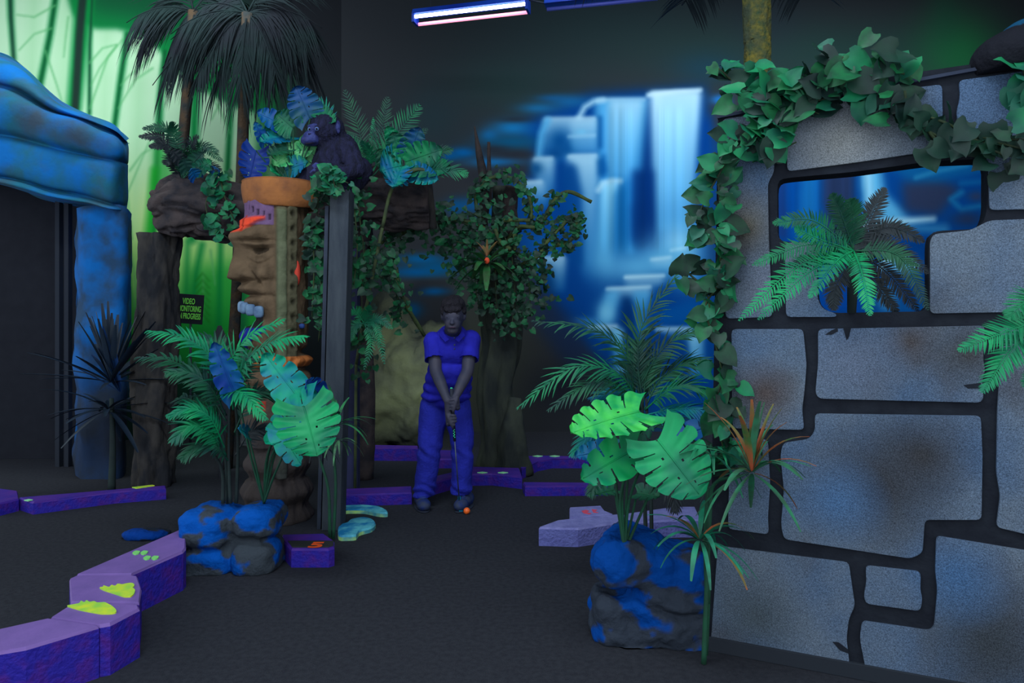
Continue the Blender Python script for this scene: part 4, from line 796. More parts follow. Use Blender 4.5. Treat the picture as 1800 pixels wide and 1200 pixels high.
for s_ in (-1, 1):
    m = MB(); m.ball(fd+Vector((s_*.029,-.086,.002)), (.013,.01,.006)); build(m, 'eye', mat('eye_shut', S(34,32,44), rough=.5), gf); m = MB(); m.limb([fd+Vector((s_*.012,-.094,.024)), fd+Vector((s_*.03,-.094,.029)), fd+Vector((s_*.046,-.086,.024))], [.004,.005,.003], 8); build(m, 'eyebrow', HAIR, gf)
m = MB(); m.limb([fd+Vector((-.022,-.104,-.066)), fd+Vector((0,-.108,-.065)), fd+Vector((.022,-.104,-.066))], [.003,.0045,.003], 8); build(m, 'mouth', mat('lips', S(70,52,70), rough=.6), gf)
m = MB()
m.limb([pp(767,602,-.10), pp(795,594,-.10), pp(823,602,-.10)], [.075,.082,.075]); m.ball(pp(795,617,-.10), (.16,.13,.12)); m.ball(pp(791,650,-.07), (.165,.13,.12)); m.ball(pp(786,682,-.01), (.180,.145,.085)); m.ball(pp(789,665,-.04), (.176,.145,.1)); m.ball(pp(784,696,.0), (.188,.145,.05)); m.limb([pp(795,600,-.08), pp(786,690,.0)], [.13,.14])
m.limb([SHl, SHl.lerp(ELl,.1)], [.072,.070]); m.limb([SHr, SHr.lerp(ELr,.1)], [.072,.070]); m.limb([pp(795,584,-.11), pp(795,592,-.11)], [.072,.085])
def wrinkle(p, n): return .006*fbm(p, 9, 3)+.006*math.sin(p.z*62+p.x*26+4*noise.noise(p*8))*max(0, min(1, (1.02-p.z)*4))
m = remesh(m, .008, 5, wrinkle)
cuts = [(SHl.lerp(ELl, .60), (ELl-SHl).normalized(), .088), (SHr.lerp(ELr, .60), (ELr-SHr).normalized(), .088)]
def trim(m, planes):
    """cut the cloth cleanly at cuffs and hems: planes (point, outward normal, reach)"""
    bm = bmesh.new(); me = bpy.data.meshes.new('t'); me.from_pydata(m.v, [], m.f); bm.from_mesh(me)
    for p, n_, rch in planes:
        gone = [f for f in bm.faces if (f.calc_center_median()-p).dot(n_) > 0 and (f.calc_center_median()-p).length < rch]; bmesh.ops.delete(bm, geom=gone, context='FACES')
    o = MB(); bm.verts.index_update(); o.v = [tuple(v.co) for v in bm.verts]; o.f = [tuple(v.index for v in f.verts) for f in bm.faces]; o.mi = [0]*len(o.f); bm.free(); bpy.data.meshes.remove(me); return o
m = trim(m, [(pp(795,580,-.20), Vector((0,-.55,.83)), .085)])
for A_, B_ in ((SHl, ELl), (SHr, ELr)):
    ms = MB(); ms.limb([A_, A_.lerp(B_, .3), A_.lerp(B_, .72)], [.074,.071,.074]); ms = remesh(ms, .008, 3, wrinkle); ms = trim(ms, [(A_.lerp(B_, .62), (B_-A_).normalized(), .2)]); m.add(ms.v, ms.f)
sh_ = build(m, 'polo_shirt', SHI, gf); sm_ = sh_.modifiers.new('thick', 'SOLIDIFY'); sm_.thickness = .004; sm_.offset = 0
for s_ in (-1, 1):
    m = MB(); q = [pp(795+s_*17,578,-.16), pp(795+s_*14,587,-.235), pp(795+s_*5,597,-.255), pp(795+s_*12,602,-.245), pp(795+s_*23,590,-.20)]; m.prism(q, (0, -.008, .004)); build(m, 'collar', SHI, gf, bevel=.003)
for y in (594, 606, 613):
    m = MB(); m.ball(pp(799,y,-.232 if y < 600 else -.225), (.006,.006,.006), seg=10, ring=8); build(m, 'shirt_button', mat('button', S(70,84,104), rough=.4), gf)
m = MB(); m.ball(pp(783,704,.02), (.165,.125,.08)); m.limb([pp(764,712,.03), pp(757,760,-.01), pp(754,800,-.03), pp(745,862,.0)], [.108,.094,.082,.078]); m.limb([pp(802,712,.03), pp(811,760,-.01), pp(813,800,-.04), pp(811,860,-.02)], [.105,.090,.078,.075])
def jw(p, n): return .007*fbm(p, 8, 3)+.010*math.sin(p.z*70+p.x*30+5*noise.noise(p*7))*max(0, min(1, (.24-p.z)*7))+.008*G_(p.z, .42, .05)*math.sin(p.z*60+p.x*50)
m = remesh(m, .008, 4, jw)
m = trim(m, [(pp(745,872,0), Vector((0,0,-1)), .2), (pp(812,866,0), Vector((0,0,-1)), .2)]); je = build(m, 'jeans', JE, gf); sm_ = je.modifiers.new('thick', 'SOLIDIFY'); sm_.thickness = .005; sm_.offset = 0
for (x, y, rz) in ((741,884,.30),(818,882,-.28)):
    c = pp(x, 890, -.02); c.z = 0; Rz = Matrix.Rotation(rz, 3, 'Z'); m = MB(); m.ball(c+Rz @ Vector((0,-.09,.045)), (.052,.075,.045), Rz); m.ball(c+Rz @ Vector((0,.05,.055)), (.045,.075,.055), Rz); m.ball(c+Rz @ Vector((0,-.02,.05)), (.046,.08,.05), Rz)
    m = remesh(m, .007, 3); m.v = [(v[0], v[1], max(v[2], .012)) for v in m.v]; s1 = build(m, 'shoe', SHO, gf)
    m = MB(); b0 = len(m.v); m.ball(c+Rz @ Vector((0,-.02,.006)), (.055,.145,.014), Rz); m.v = [(v[0], v[1], max(v[2], 0)) for v in m.v]; build(m, 'sole', mat('sole', S(40,46,62), rough=.8), s1)
    for k in range(3):
        m = MB(); q = c+Rz @ Vector((0,-.055-.02*k,.098-.008*k)); m.tube([q-Rz @ Vector((.02,0,0)), q+Rz @ Vector((.02,0,0))], .0035, 6); build(m, 'lace', mat('lace', S(44,70,150), rough=.7), s1)
# putter: held, so a thing of its own
pt = T('putter', 'thin golf putter held by the golfer, with a teal head on the carpet', 'golf club', (pp(809,893,-.15).x, 4.9, 0))
hb = P(808, 896, 4.93); hb.z = .02; m = MB(); m.tube([g0-ga*.03, g1+ga*.02], [.013,.010], 12); build(m, 'grip', mat('grip', S(40,44,58), rough=.7), pt)
m = MB(); m.tube([g1, hb+Vector((0,0,.02))], .0045, 8); build(m, 'shaft', mat('shaft', S(90,100,120), rough=.3, metal=.6), pt)
for k in range(7):
    q = g0.lerp(g1, .80+.028*k)+gy*.011; m = MB(); m.ball(q+gx*(.003*(-1)**k), (.004,.003,.004), seg=10, ring=6); build(m, 'grip_dot', mat('dot_mint', S(60,220,170), rough=.5), pt)
m = MB(); m.ball(g0-ga*.032, (.009,.009,.005)); build(m, 'grip_cap', mat('dot_mint', None), pt)
m = MB(); m.box((-.016,-.045,-.02), (.012,.045,.018), o=hb, R=Matrix.Rotation(.35, 3, 'Z')); m.tube([hb+Vector((0,0,.015)), hb+Vector((-.003,0,.09))], .012, 8); build(m, 'head', mat('putter_teal', S(10,150,170), S(0,90,150), 30, rough=.4), pt, smooth=False, bevel=.004)
m = MB(); bc = P(820.5, 900, 4.86); bc.z = .0235; b0 = 0; m.ball(bc, .0235, seg=32, ring=24); m.v = [tuple(bc+(Vector(v)-bc)*(1-.02*max(0, noise.noise((Vector(v)-bc)*260)))) for v in m.v]
solo(m, 'golf_ball', mat('ball_orange', S(255,110,40), rough=.35, spec=.5), 'bright orange golf ball on the carpet in front of the putter head', 'ball')
# ================================================================ plants
zf = lambda p: Vector((p.x, p.y, 0))
def plant(name, label, base, cat='plant', group=None): return T(name, label, cat, P(*base), group)
def stalks(root, lst, r=.008, mt=None, name='stalk'):
    for p in lst:
        m = MB(); c = spline([P(*q) for q in p], 6); m.tube(c, [r*(1-.5*i/len(c)) for i in range(len(c))], 7); build(m, name, mt or STM, root)
# ---- palm in the blue boulder planter
Y = 3.84
pl = plant('potted_palm', 'feathery green palm growing from the blue boulder planter', (405, 884, Y))
stalks(pl, [[(405,884,Y),(402,800,Y),(404,700,Y)],[(415,884,Y+.03),(418,780,Y+.05),(412,690,Y+.05)],[(392,884,Y),(388,820,Y),(352,770,Y-.05)],[(400,884,Y+.05),(396,800,Y),(386,720,Y)]], .011, STD)
FR = [([(404,720,Y),(380,640,Y-.05),(330,596,Y-.1),(256,582,Y-.12)],GB,1), ([(408,700,Y),(430,640,Y-.1),(480,600,Y-.2),(540,592,Y-.25)],GB,1), ([(402,700,Y),(404,640,Y),(440,590,Y-.05),(500,562,Y-.1)],GB,1.0),
      ([(398,740,Y),(350,664,Y),(296,632,Y+.05),(238,628,Y+.1)],GD,1), ([(398,730,Y),(370,680,Y-.1),(335,655,Y-.15),(292,655,Y-.2)],GD,.9), ([(396,790,Y),(370,735,Y-.1),(335,718,Y-.15),(294,732,Y-.2)],GB,.8),
      ([(398,800,Y),(372,762,Y-.1),(336,748,Y-.2),(302,776,Y-.25)],GM,1), ([(402,810,Y),(380,785,Y-.1),(350,782,Y-.15),(318,806,Y-.2)],GD,.9), ([(410,720,Y),(410,690,Y-.1),(430,694,Y-.2),(468,738,Y-.3)],GB,.95),
      ([(412,760,Y),(440,700,Y+.1),(470,690,Y+.15),(510,720,Y+.2)],GD,.9), ([(404,690,Y+.1),(396,640,Y+.1),(370,600,Y+.1),(330,600,Y+.1)],GD,.9), ([(410,690,Y+.1),(420,660,Y+.1),(440,630,Y+.15),(470,640,Y+.2)],GD,.9),
      ([(400,760,Y+.1),(370,720,Y+.1),(330,700,Y+.15),(310,700,Y+.2)],GD,.9), ([(414,800,Y+.1),(440,760,Y+.1),(470,760,Y+.15),(500,790,Y+.2)],GK,.9)]
for p, mt, k in FR: frond(pl, p, mt, n=26, L=.135*k, w=.017, ang=48, droop=.13, face=.45)
# ---- split-leaf plant beside it
ml = plant('split_leaf_plant', 'teal split-leaf plant with large holed leaves in the blue boulder planter', (462, 884, Y-.02))
q = (464,884,Y)
TQL = leafmat('turquoise', S(8,158,122), S(2,118,140), 9)
monstera(ml, (534,714,Y-.42), (558,802,Y-.5), 124, GB, 6, .9, name='leaf', stem=[q,(470,800,Y-.1),(505,730,Y-.25)])
monstera(ml, (548,708,Y-.3), (466,776,Y-.22), 74, TQL, 6, .8, stem=[q,(478,800,Y-.1),(520,730,Y-.28)], roll=18)
monstera(ml, (528,702,Y-.25), (464,622,Y-.25), 74, TQL, 5, .8, stem=[q,(474,790,Y-.1),(510,740,Y-.2)], roll=-18)
monstera(ml, (492,756,Y-.3), (528,818,Y-.36), 54, TQL, 4, .8, stem=[q,(480,840,Y-.1),(500,790,Y-.25)], roll=35)
monstera(ml, (412,690,Y-.1), (376,602,Y-.2), 52, BL, 5, .8, stem=[q,(440,800,Y-.1),(425,730,Y-.1)], roll=-20)
monstera(ml, (436,762,Y-.15), (420,752,Y-.3), 30, GT, 3, .8, stem=[q,(450,820,Y-.1)])
monstera(ml, (560,690,Y-.2), (538,668,Y-.3), 46, BL, 3, .8, stem=[(464,884,Y),(490,780,Y-.1),(540,730,Y-.2)])
m = MB(); c = spline([P(436,845,3.5),P(428,860,3.52),P(420,895,3.56),P(414,905,3.58)],5)
# ---- dracaena by the post
Y = 4.25
dr = plant('dracaena', 'thin dracaena with striped arching leaves in front of the square grey post', (586, 945, Y)); dr.location.z = 0; dr['wo'] = tuple(dr.location)
stalks(dr, [[(586,946,Y),(590,850,Y),(584,770,Y),(588,740,Y)],[(580,944,Y),(577,860,Y),(560,800,Y),(556,776,Y)]], .011, STM, 'stem')
m = MB(); rosette(m, P(590,748,Y), 16, .25, .020, (15,85), .16); build(m, 'leaf_crown', leafmat('drac', S(56,140,84), S(34,84,66), 12), dr)
m = MB(); rosette(m, P(594,775,Y), 12, .2, .014, (-5,50), .2); build(m, 'leaf_crown', CREAM, dr)
m = MB(); rosette(m, P(556,782,Y), 14, .22, .012, (0,60), .2); build(m, 'leaf_crown', GK, dr)
# ---- dark yucca by the hut
Y = 5.5
yc = plant('yucca', 'dark spiky yucca silhouetted between the hut pillar and the driftwood post', (196, 860, Y)); 
stalks(yc, [[(196,864,Y),(198,780,Y),(196,700,Y)]], .03, STD, 'trunk')
m = MB(); rosette(m, P(196,672,Y), 40, .62, .045, (-5,88), .03, sq=.9); rosette(m, P(190,720,Y), 22, .5, .045, (-25,40), .06); build(m, 'leaf_crown', leafmat('yucca', S(30,44,58), S(24,40,60), 5), yc)
m = MB(); rosette(m, P(212,690,Y-.05), 10, .5, .05, (30,80), .02, yaw=(2.2,4.0)); build(m, 'leaf_crown', leafmat('yucca_blue', S(20,60,120), S(24,44,70), 5), yc)
# ---- fern on the driftwood lintel
Y = 5.55
fe = plant('fern', 'dark fern growing on the end of the driftwood lintel against the green forest painting', (320, 318, Y))
for tip, ctl, mt in (((250,226),(300,232),GD),((244,240),(290,246),GK),((300,214),(308,240),GD),((392,284),(352,262),GD),((385,268),(350,258),GD),((262,258),(296,258),GK),((350,240),(335,258),GK),((370,300),(350,285),GM),((290,290),(300,280),GK),((330,262),(322,270),GD),((390,300),(360,290),GK)):
    frond(fe, [(320,316,Y),(*ctl,Y-.1),(*tip,Y-.2)], mt, n=30, L=.07, w=.014, ang=70, droop=.05, face=.7)
for b, t, mt in (((335,292),(356,268),GD),((318,282),(300,262),GK),((346,300),(372,282),GM),((330,300),(322,276),GD),((345,312),(336,296),BL),((372,308),(386,300),BL)): monstera(fe, (*b,Y-.12), (*t,Y-.2), 30, mt, 4, .8)
# ---- split-leaf plant behind the chimpanzee
Y = 4.98
mk = plant('split_leaf_plant', 'blue and teal split-leaf plant rising from the orange bowl beside the chimpanzee', (505, 324, Y))
q = (508,324,Y)
for b, t, w_, mt, rl, fc in (((545,208),(520,152),66,leafmat('teal_dark', S(20,78,96), S(10,70,130), 9),0,.95), ((500,222),(452,196),44,BL,10,.8), ((515,224),(486,200),56,GM,-20,.7), ((510,238),(456,248),40,GT,30,.8), ((450,264),(438,318),56,mat('leaf_navy', S(4,34,120), S(4,50,130), 8, rough=.5),0,.95), ((466,252),(448,214),24,BL,0,.9),
      ((528,262),(480,290),52,leafmat('pale', S(120,206,140), S(50,160,96), 16),20,.8), ((545,256),(510,300),50,leafmat('pale', None, None),-15,.8), ((500,300),(540,284),46,GT,50,.5), ((486,300),(476,300),30,GB,0,.8), ((505,262),(470,272),40,GD,20,.6), ((478,236),(466,220),26,GT,0,.9), ((560,196),(590,214),34,GM,0,.8)):  # the pale leaves carry backlight in their colour
    monstera(mk, (*b,Y+R.uniform(-.06,.1)), (*t,Y+R.uniform(-.12,.04)), w_, mt, 5, fc, roll=rl, stem=[q,((q[0]+b[0])/2+4,(324+b[1])/2+10,Y)])
frond(mk, [(520,300,Y+.05),(560,210,Y+.05),(572,190,Y)], GM, n=14, L=.09, w=.012, ang=50, face=.8)
frond(mk, [(590,240,Y+.1),(574,196,Y+.1),(562,180,Y+.1)], GT, n=14, L=.10, w=.012, ang=40, face=.9)
# ---- feather ferns behind the chimpanzee
Y = 5.35
fb = plant('palm_fern', 'dark green feather fern standing up behind the chimpanzee', (640, 310, Y))
for p, mt, L_f in (([(640,310,Y),(634,240,Y),(606,158,Y)],GD,.13), ([(645,310,Y),(668,240,Y),(682,170,Y)],GD,.11), ([(650,310,Y),(690,246,Y),(738,184,Y)],GM,.15), ([(648,310,Y),(656,260,Y),(656,206,Y)],GB,.05), ([(655,310,Y),(700,262,Y),(752,226,Y)],GD,.09), ([(640,310,Y-.1),(628,262,Y-.1),(606,236,Y-.1)],GM,.08), ([(650,310,Y),(672,270,Y),(700,236,Y)],GM,.07), ([(650,310,Y),(650,270,Y-.1),(634,248,Y-.2)],GM,.07)):
    frond(fb, p, mt, n=22, L=L_f, w=.012, ang=58, droop=.03, face=.95, stem=.005, bare=.25)
# ---- split-leaf plant on the lintel end
mr = plant('split_leaf_plant', 'green split-leaf plant fanned over the sawn end of the driftwood lintel', (712, 318, 5.2))
q = (712,316,5.2); Y = 5.15
for b, t, w_, mt, rl in (((706,290),(668,300),84,GT,0), ((706,292),(690,330),56,GT,20), ((712,284),(778,262),60,GM,0), ((716,290),(792,296),56,GM,-20), ((706,280),(690,232),50,GM,0), ((716,278),(738,224),52,leafmat('teal_dark', None, None),0), ((720,300),(770,316),44,GT,0), ((700,262),(680,222),34,GB,0), ((690,300),(664,262),40,GD,0)):
    monstera(mr, (*b,Y), (*t,Y-.12), w_, mt, 6, .9, roll=rl, stem=[q])
frond(mr, [(730,308,Y),(776,296,Y-.1),(822,306,Y-.15)], GM, n=22, L=.12, w=.011, ang=42, droop=.05, face=.9); frond(mr, [(720,300,Y),(760,270,Y),(796,262,Y)], GD, n=18, L=.09, w=.011, ang=42, face=.9)
# ---- ivy down the tiki and post, and over the lintel
vine('ivy', 'ivy hanging between the tiki totem and the tall grey post', [[(575,318,4.4),(560,350,4.55),(556,430,4.6),(566,520,4.6),(560,600,4.65)],[(590,330,4.38),(570,322,4.4),(556,330,4.45)],[(548,390,4.6),(552,470,4.6),(548,560,4.62)]], .055, 150, .07, group=None, seed=4)
vine('ivy', 'bright ivy tuft draped over the top of the tall grey post', [[(560,318,4.38),(585,308,4.38),(612,322,4.4)],[(585,310,4.36),(590,340,4.36)]], .06, 46, .05, (GM, GV), seed=5)
vine('ivy', 'thin ivy trailing over the front of the lintel between fern and tiki', [[(385,300,5.42),(372,330,5.42),(362,360,5.42),(372,392,5.42),(402,420,5.45)],[(385,300,5.42),(395,345,5.4),(414,392,5.42)]], .075, 60, .07, (GM, GV), seed=6)
vine('ivy', 'dense ivy and small ferns hanging behind the square grey post', [[(625,310,5.0),(632,380,5.05),(640,450,5.1),(636,520,5.1),(640,600,5.1)],[(640,540,4.9),(630,600,4.9),(646,650,4.95)],[(620,340,4.8),(628,430,4.85),(622,500,4.85)],[(640,440,5.2),(680,470,5.3),(706,510,5.3)]], .055, 230, .13, seed=8)
hf = plant('fern', 'small drooping fern on the ivy right behind the square grey post', (640, 568, 4.85))
for tip, ctl in (((668,604),(660,570)),((690,578),(664,560)),((612,550),(625,548)),((640,650),(652,600)),((676,640),(664,590)),((616,600),(624,572)),((650,536),(646,550))):
    frond(hf, [(640,568,4.85),(*ctl,4.8),(*tip,4.75)], GM, n=18, L=.05, w=.010, ang=65, droop=.05, face=.8)
# ---- tree with the vine tangle
TR = mat('cave_bark', S(54,60,54), S(36,42,44), 7, rough=.9, bump=.6, bscale=22, stretch=(1,1,.4), contrast=(.4,.62))
Yv = 6.35
tt = T('vine_tree', 'twisted tree trunk with broken spikes behind the golfer, wrapped in vines', 'tree', zf(P(878, 800, Yv)))
m = MB(); trunk(m, [zf(P(876,800,Yv)), P(880,770,Yv), P(872,680,Yv), P(884,600,Yv), P(876,520,Yv), P(884,430,Yv), P(888,330,Yv)], [.20,.17,.16,.17,.18,.11,.11], 56, 5, .16, 9, namp=.4, nsc=2.4, twist=1.5); build(m, 'trunk', TR, tt)
BRN = mat('root_brown', S(62,54,54), S(42,42,48), 12, rough=.9, bump=.5, bscale=30)
for p, r_ in (([(848,400,Yv-.1),(852,330,Yv-.1),(842,270,Yv-.1),(834,222,Yv-.1)],[.05,.045,.03,.006]), ([(862,360,Yv-.12),(860,310,Yv-.12),(859,250,Yv-.12)],[.02,.02,.014]), ([(905,410,Yv-.1),(896,370,Yv-.1),(900,330,Yv-.1)],[.07,.06,.07])):
    m = MB(); trunk(m, [P(*q) for q in p], r_, 18, 3, .1, 4); build(m, 'spike', BRN, tt)
m = MB(); trunk(m, [zf(P(905,800,Yv-.2)), P(900,770,Yv-.2), P(884,800,Yv-.25)][:2]+[P(905,700,Yv-.1)], [.16,.12,.06], 24, 4, .15, 5); build(m, 'root', TR, tt)
# low dark cave rocks left of the golfer
m = MB(); c0 = P(672, 640, 7.4); 
for x, y, a_, b_ in ((650,700,.34,.6),(700,660,.4,.75),(735,700,.3,.6),(690,560,.25,.3),(650,600,.3,.4),(760,640,.3,.5)): m.ball(P(x,y,7.5), (a_,.35,b_))
m = remesh(m, .035, 4, rockdisp(2.6, .09)); m.v = [(v[0], min(v[1], 8.5), max(v[2], 0)) for v in m.v]
solo(m, 'cave_rock', mat('cave_rock', S(62,68,60), S(40,44,48), 2.4, rough=.9, bump=.5, bscale=18), 'dark rounded cave rock standing between the grey post and the golfer', 'rock')
BRC = mat('branch_olive', S(78,96,54), S(50,62,48), 14, rough=.8, bump=.4)
tg_ = T('branch_tangle', 'tangle of olive branches looping in front of the waterfall painting', 'branches', P(885, 440, 6.0)); Yb = 6.0
BR = [[(885,440,Yb),(905,405,Yb),(950,392,Yb),(974,352,Yb),(1000,337,Yb),(1040,355,Yb)], [(900,470,Yb),(940,455,Yb),(962,425,Yb),(985,400,Yb),(1008,378,Yb),(1014,400,Yb),(1000,425,Yb),(978,430,Yb)], [(870,402,Yb-.1),(880,425,Yb-.1),(898,438,Yb-.1)], [(905,440,Yb-.1),(908,400,Yb-.1),(940,400,Yb-.1)], [(838,370,Yb),(838,338,Yb),(865,312,Yb),(905,316,Yb),(930,345,Yb),(934,385,Yb)], [(885,387,Yb-.1),(932,387,Yb-.1)], [(760,395,Yb+.1),(800,385,Yb),(850,400,Yb),(880,430,Yb)], [(640,450,5.7),(680,420,5.8),(720,405,5.9),(765,392,Yb)], [(890,440,Yb),(930,455,Yb),(935,480,Yb)],[(696,470,5.6),(706,520,5.6),(746,590,5.8)]]
for p in BR:
    m = MB(); c = spline([P(*q) for q in p], 6); m.tube(c, [.017*(1+.25*noise.noise(q*8)) for q in c], 8); build(m, 'branch', BRC, tg_)
vine('leafy_vine', 'small-leaved vine looping over the branch tangle beside the waterfall painting', [[(838,372,Yb),(838,338,Yb),(865,312,Yb),(905,316,Yb),(930,345,Yb),(934,395,Yb)],[(940,400,Yb),(960,385,Yb),(975,355,Yb),(985,345,Yb)],[(900,475,Yb),(940,455,Yb),(962,425,Yb),(985,400,Yb),(1008,378,Yb),(1016,402,Yb),(1000,428,Yb),(975,435,Yb)]], .055, 300, .08, seed=12)
vine('leafy_vine', 'dense leafy vine mass covering the middle of the vine-wrapped tree', [[(760,395,Yb),(800,390,Yb),(850,400,Yb),(900,390,Yb)],[(780,420,Yb),(830,430,Yb),(890,440,Yb)],[(790,400,Yb),(800,450,Yb),(820,480,Yb)],[(880,400,Yb-.1),(900,440,Yb-.1),(935,470,Yb-.1)],[(820,370,Yb),(850,385,Yb)]], .056, 430, .22, (GV, GV2), seed=13)
vine('leafy_vine', 'leafy vine curtain hanging down the trunk above the golfer', [[(840,450,Yb),(836,500,Yb),(842,540,Yb)],[(870,450,Yb),(872,520,Yb),(876,560,Yb)],[(900,450,Yb),(905,520,Yb),(900,570,Yb)],[(925,470,Yb),(932,520,Yb),(928,556,Yb)],[(945,480,Yb),(950,520,Yb)]], .052, 380, .16, (GV2, GV), seed=14)
vine('leafy_vine', 'leafy vine running from the ivy by the grey post towards the tree', [[(636,470,5.6),(680,430,5.7),(720,408,5.8),(770,392,5.9)],[(650,480,5.5),(690,500,5.5),(706,560,5.6)],[(660,440,5.6),(700,460,5.6)]], .055, 200, .14, (GV2, GV), seed=15)
br1 = plant('bromeliad', 'bromeliad with a small orange-red heart hanging in the vine mass above the golfer', (856, 462, 5.7))
m = MB(); rosette(m, P(856,464,5.7), 17, .34, .052, (-20,50), .11); build(m, 'leaf_crown', leafmat('brom', S(44,118,62), S(54,84,52), 10), br1)
m = MB(); rosette(m, P(856,452,5.68), 7, .17, .026, (25,70), .08); build(m, 'flower_bract', mat('bract', S(150,100,70), S(90,100,60), 20, rough=.6), br1)
m = MB(); m.ball(P(856,458,5.62), (.022,.02,.028)); build(m, 'flower_heart', mat('heart_red', S(220,80,50), rough=.5), br1)
# ---- right planter: dark palm behind, split-leaf plant in front
Y = 3.45
pd = plant('potted_palm', 'dark drooping palm behind the split-leaf plant, in front of the waterfall painting', (1138, 790, Y)); pd.location = zf(P(1138, 960, Y)); pd['wo'] = tuple(pd.location)
stalks(pd, [[(1138,1030,Y),(1134,900,Y),(1132,780,Y),(1128,700,Y)],[(1146,1030,Y),(1144,860,Y),(1136,700,Y)]], .012, STD)
for p, mt, k in (([(1128,720,Y),(1110,640,Y),(1050,582,Y-.05),(934,563,Y-.1)],GD,1), ([(1126,720,Y),(1090,660,Y-.1),(1010,646,Y-.15),(908,718,Y-.2)],GM,1), ([(1126,720,Y),(1090,680,Y-.1),(1040,672,Y-.15),(962,722,Y-.2)],GD,.9), ([(1130,710,Y),(1122,640,Y),(1130,570,Y),(1192,480,Y-.05)],GD,1.1),
      ([(1130,710,Y),(1140,650,Y),(1180,600,Y-.05),(1232,578,Y-.1)],GD,.9), ([(1132,720,Y),(1160,668,Y),(1200,640,Y-.05),(1244,634,Y-.1)],GD,1), ([(1134,720,Y),(1170,690,Y-.1),(1210,676,Y-.15),(1262,700,Y-.2)],GM,.9), ([(1132,730,Y),(1180,720,Y-.1),(1230,720,Y-.2),(1280,750,Y-.25)],GT,.8), ([(1130,760,Y),(1080,740,Y),(1040,760,Y),(1004,800,Y-.05)],GT,.9), ([(1134,760,Y),(1180,740,Y),(1220,770,Y-.1),(1250,820,Y-.15)],GD,.9), ([(1132,800,Y),(1090,800,Y),(1060,830,Y),(1036,870,Y)],GD,.9), ([(1134,830,Y),(1160,820,Y),(1180,850,Y-.1),(1186,900,Y-.15)],GK,.9), ([(1131,740,Y),(1110,700,Y),(1080,690,Y),(1040,700,Y)],GT,.9), ([(1131,720,Y+.1),(1126,660,Y+.1),(1124,600,Y+.1)],GD,1)):
    frond(pd, p, mt, n=30, L=.15*k, w=.011, ang=38, droop=.14, face=.45)
Y = 2.95
mq = plant('split_leaf_plant', 'bright green split-leaf plant with three big leaves in the dark boulder planter', (1100, 955, Y-.05))
q = (1098,968,Y-.08)
monstera(mq, (1124,722,Y-.2), (1004,756,Y-.3), 112, GY, 6, .55, stem=[q,(1094,860,Y-.1),(1112,760,Y-.15)], cup=.05, roll=8)
monstera(mq, (1156,772,Y-.3), (1232,872,Y-.4), 136, GB, 6, .9, stem=[q,(1106,880,Y-.1),(1136,800,Y-.25)])
monstera(mq, (1120,786,Y-.2), (1022,842,Y-.3), 88, mat('leaf_green_plain', S(14,158,86), S(12,120,88), 8, rough=.5), 4, .75, stem=[q,(1090,880,Y-.1),(1106,820,Y-.15)], roll=-14)
monstera(mq, (1110,770,Y-.12), (1150,742,Y-.18), 56, GM, 4, .7, stem=[q,(1102,860,Y-.05)])
monstera(mq, (1080,790,Y-.1), (1010,800,Y-.12), 50, GT, 5, .6, stem=[q,(1084,860,Y-.05)])
monstera(mq, (1190,770,Y+.1), (1250,745,Y+.1), 54, leafmat('blue', None, None), 3, .5, stem=[q,(1150,850,Y+.05)])
monstera(mq, (1080,860,Y+.05), (1046,868,Y), 40, GD, 4, .4, stem=[q]); monstera(mq, (1120,866,Y+.05), (1160,872,Y), 50, GD, 4, .4, stem=[q])
Y = 2.72
d2 = plant('dracaena', 'tall dracaena with orange-tipped leaf crowns against the block wall', (1238, 1146, Y)); d2.location = zf(P(1238, 1146, Y)); d2['wo'] = tuple(d2.location)
wf = lambda px, o=-.12: wp(px, 570).y+o
stalks(d2, [[(1237,1166,2.715),(1242,1040,2.72),(1248,900,2.72),(1256,850,2.70),(1300,836,2.62)],[(1240,1150,2.74),(1246,1000,2.74),(1240,950,2.70)],[(1244,1060,2.74),(1240,930,2.76),(1250,780,2.78)]], .011, STM, 'stem')
mo = lambda e, i: 1 if (e > math.radians(60) and i % 3) or i % 9 == 0 else 0
cr = P(1322,832,2.56); m = MB(); rosette(m, cr, 34, .28, .021, (-15,88), .16, mi=mo); build(m, 'leaf_crown', [leafmat('drac2', S(44,128,92), S(50,92,70), 14), ORG], d2)
cr = P(1230,950,2.60); m = MB(); rosette(m, cr, 22, .25, .020, (-10,70), .2, mi=lambda e, i: 1 if i % 6 == 0 else 0); build(m, 'leaf_crown', [leafmat('drac3', S(28,132,100), S(30,90,74), 12), ORG], d2)
m = MB(); rosette(m, P(1250,800,2.72), 18, .24, .016, (-10,60), .2); build(m, 'leaf_crown', GM, d2)
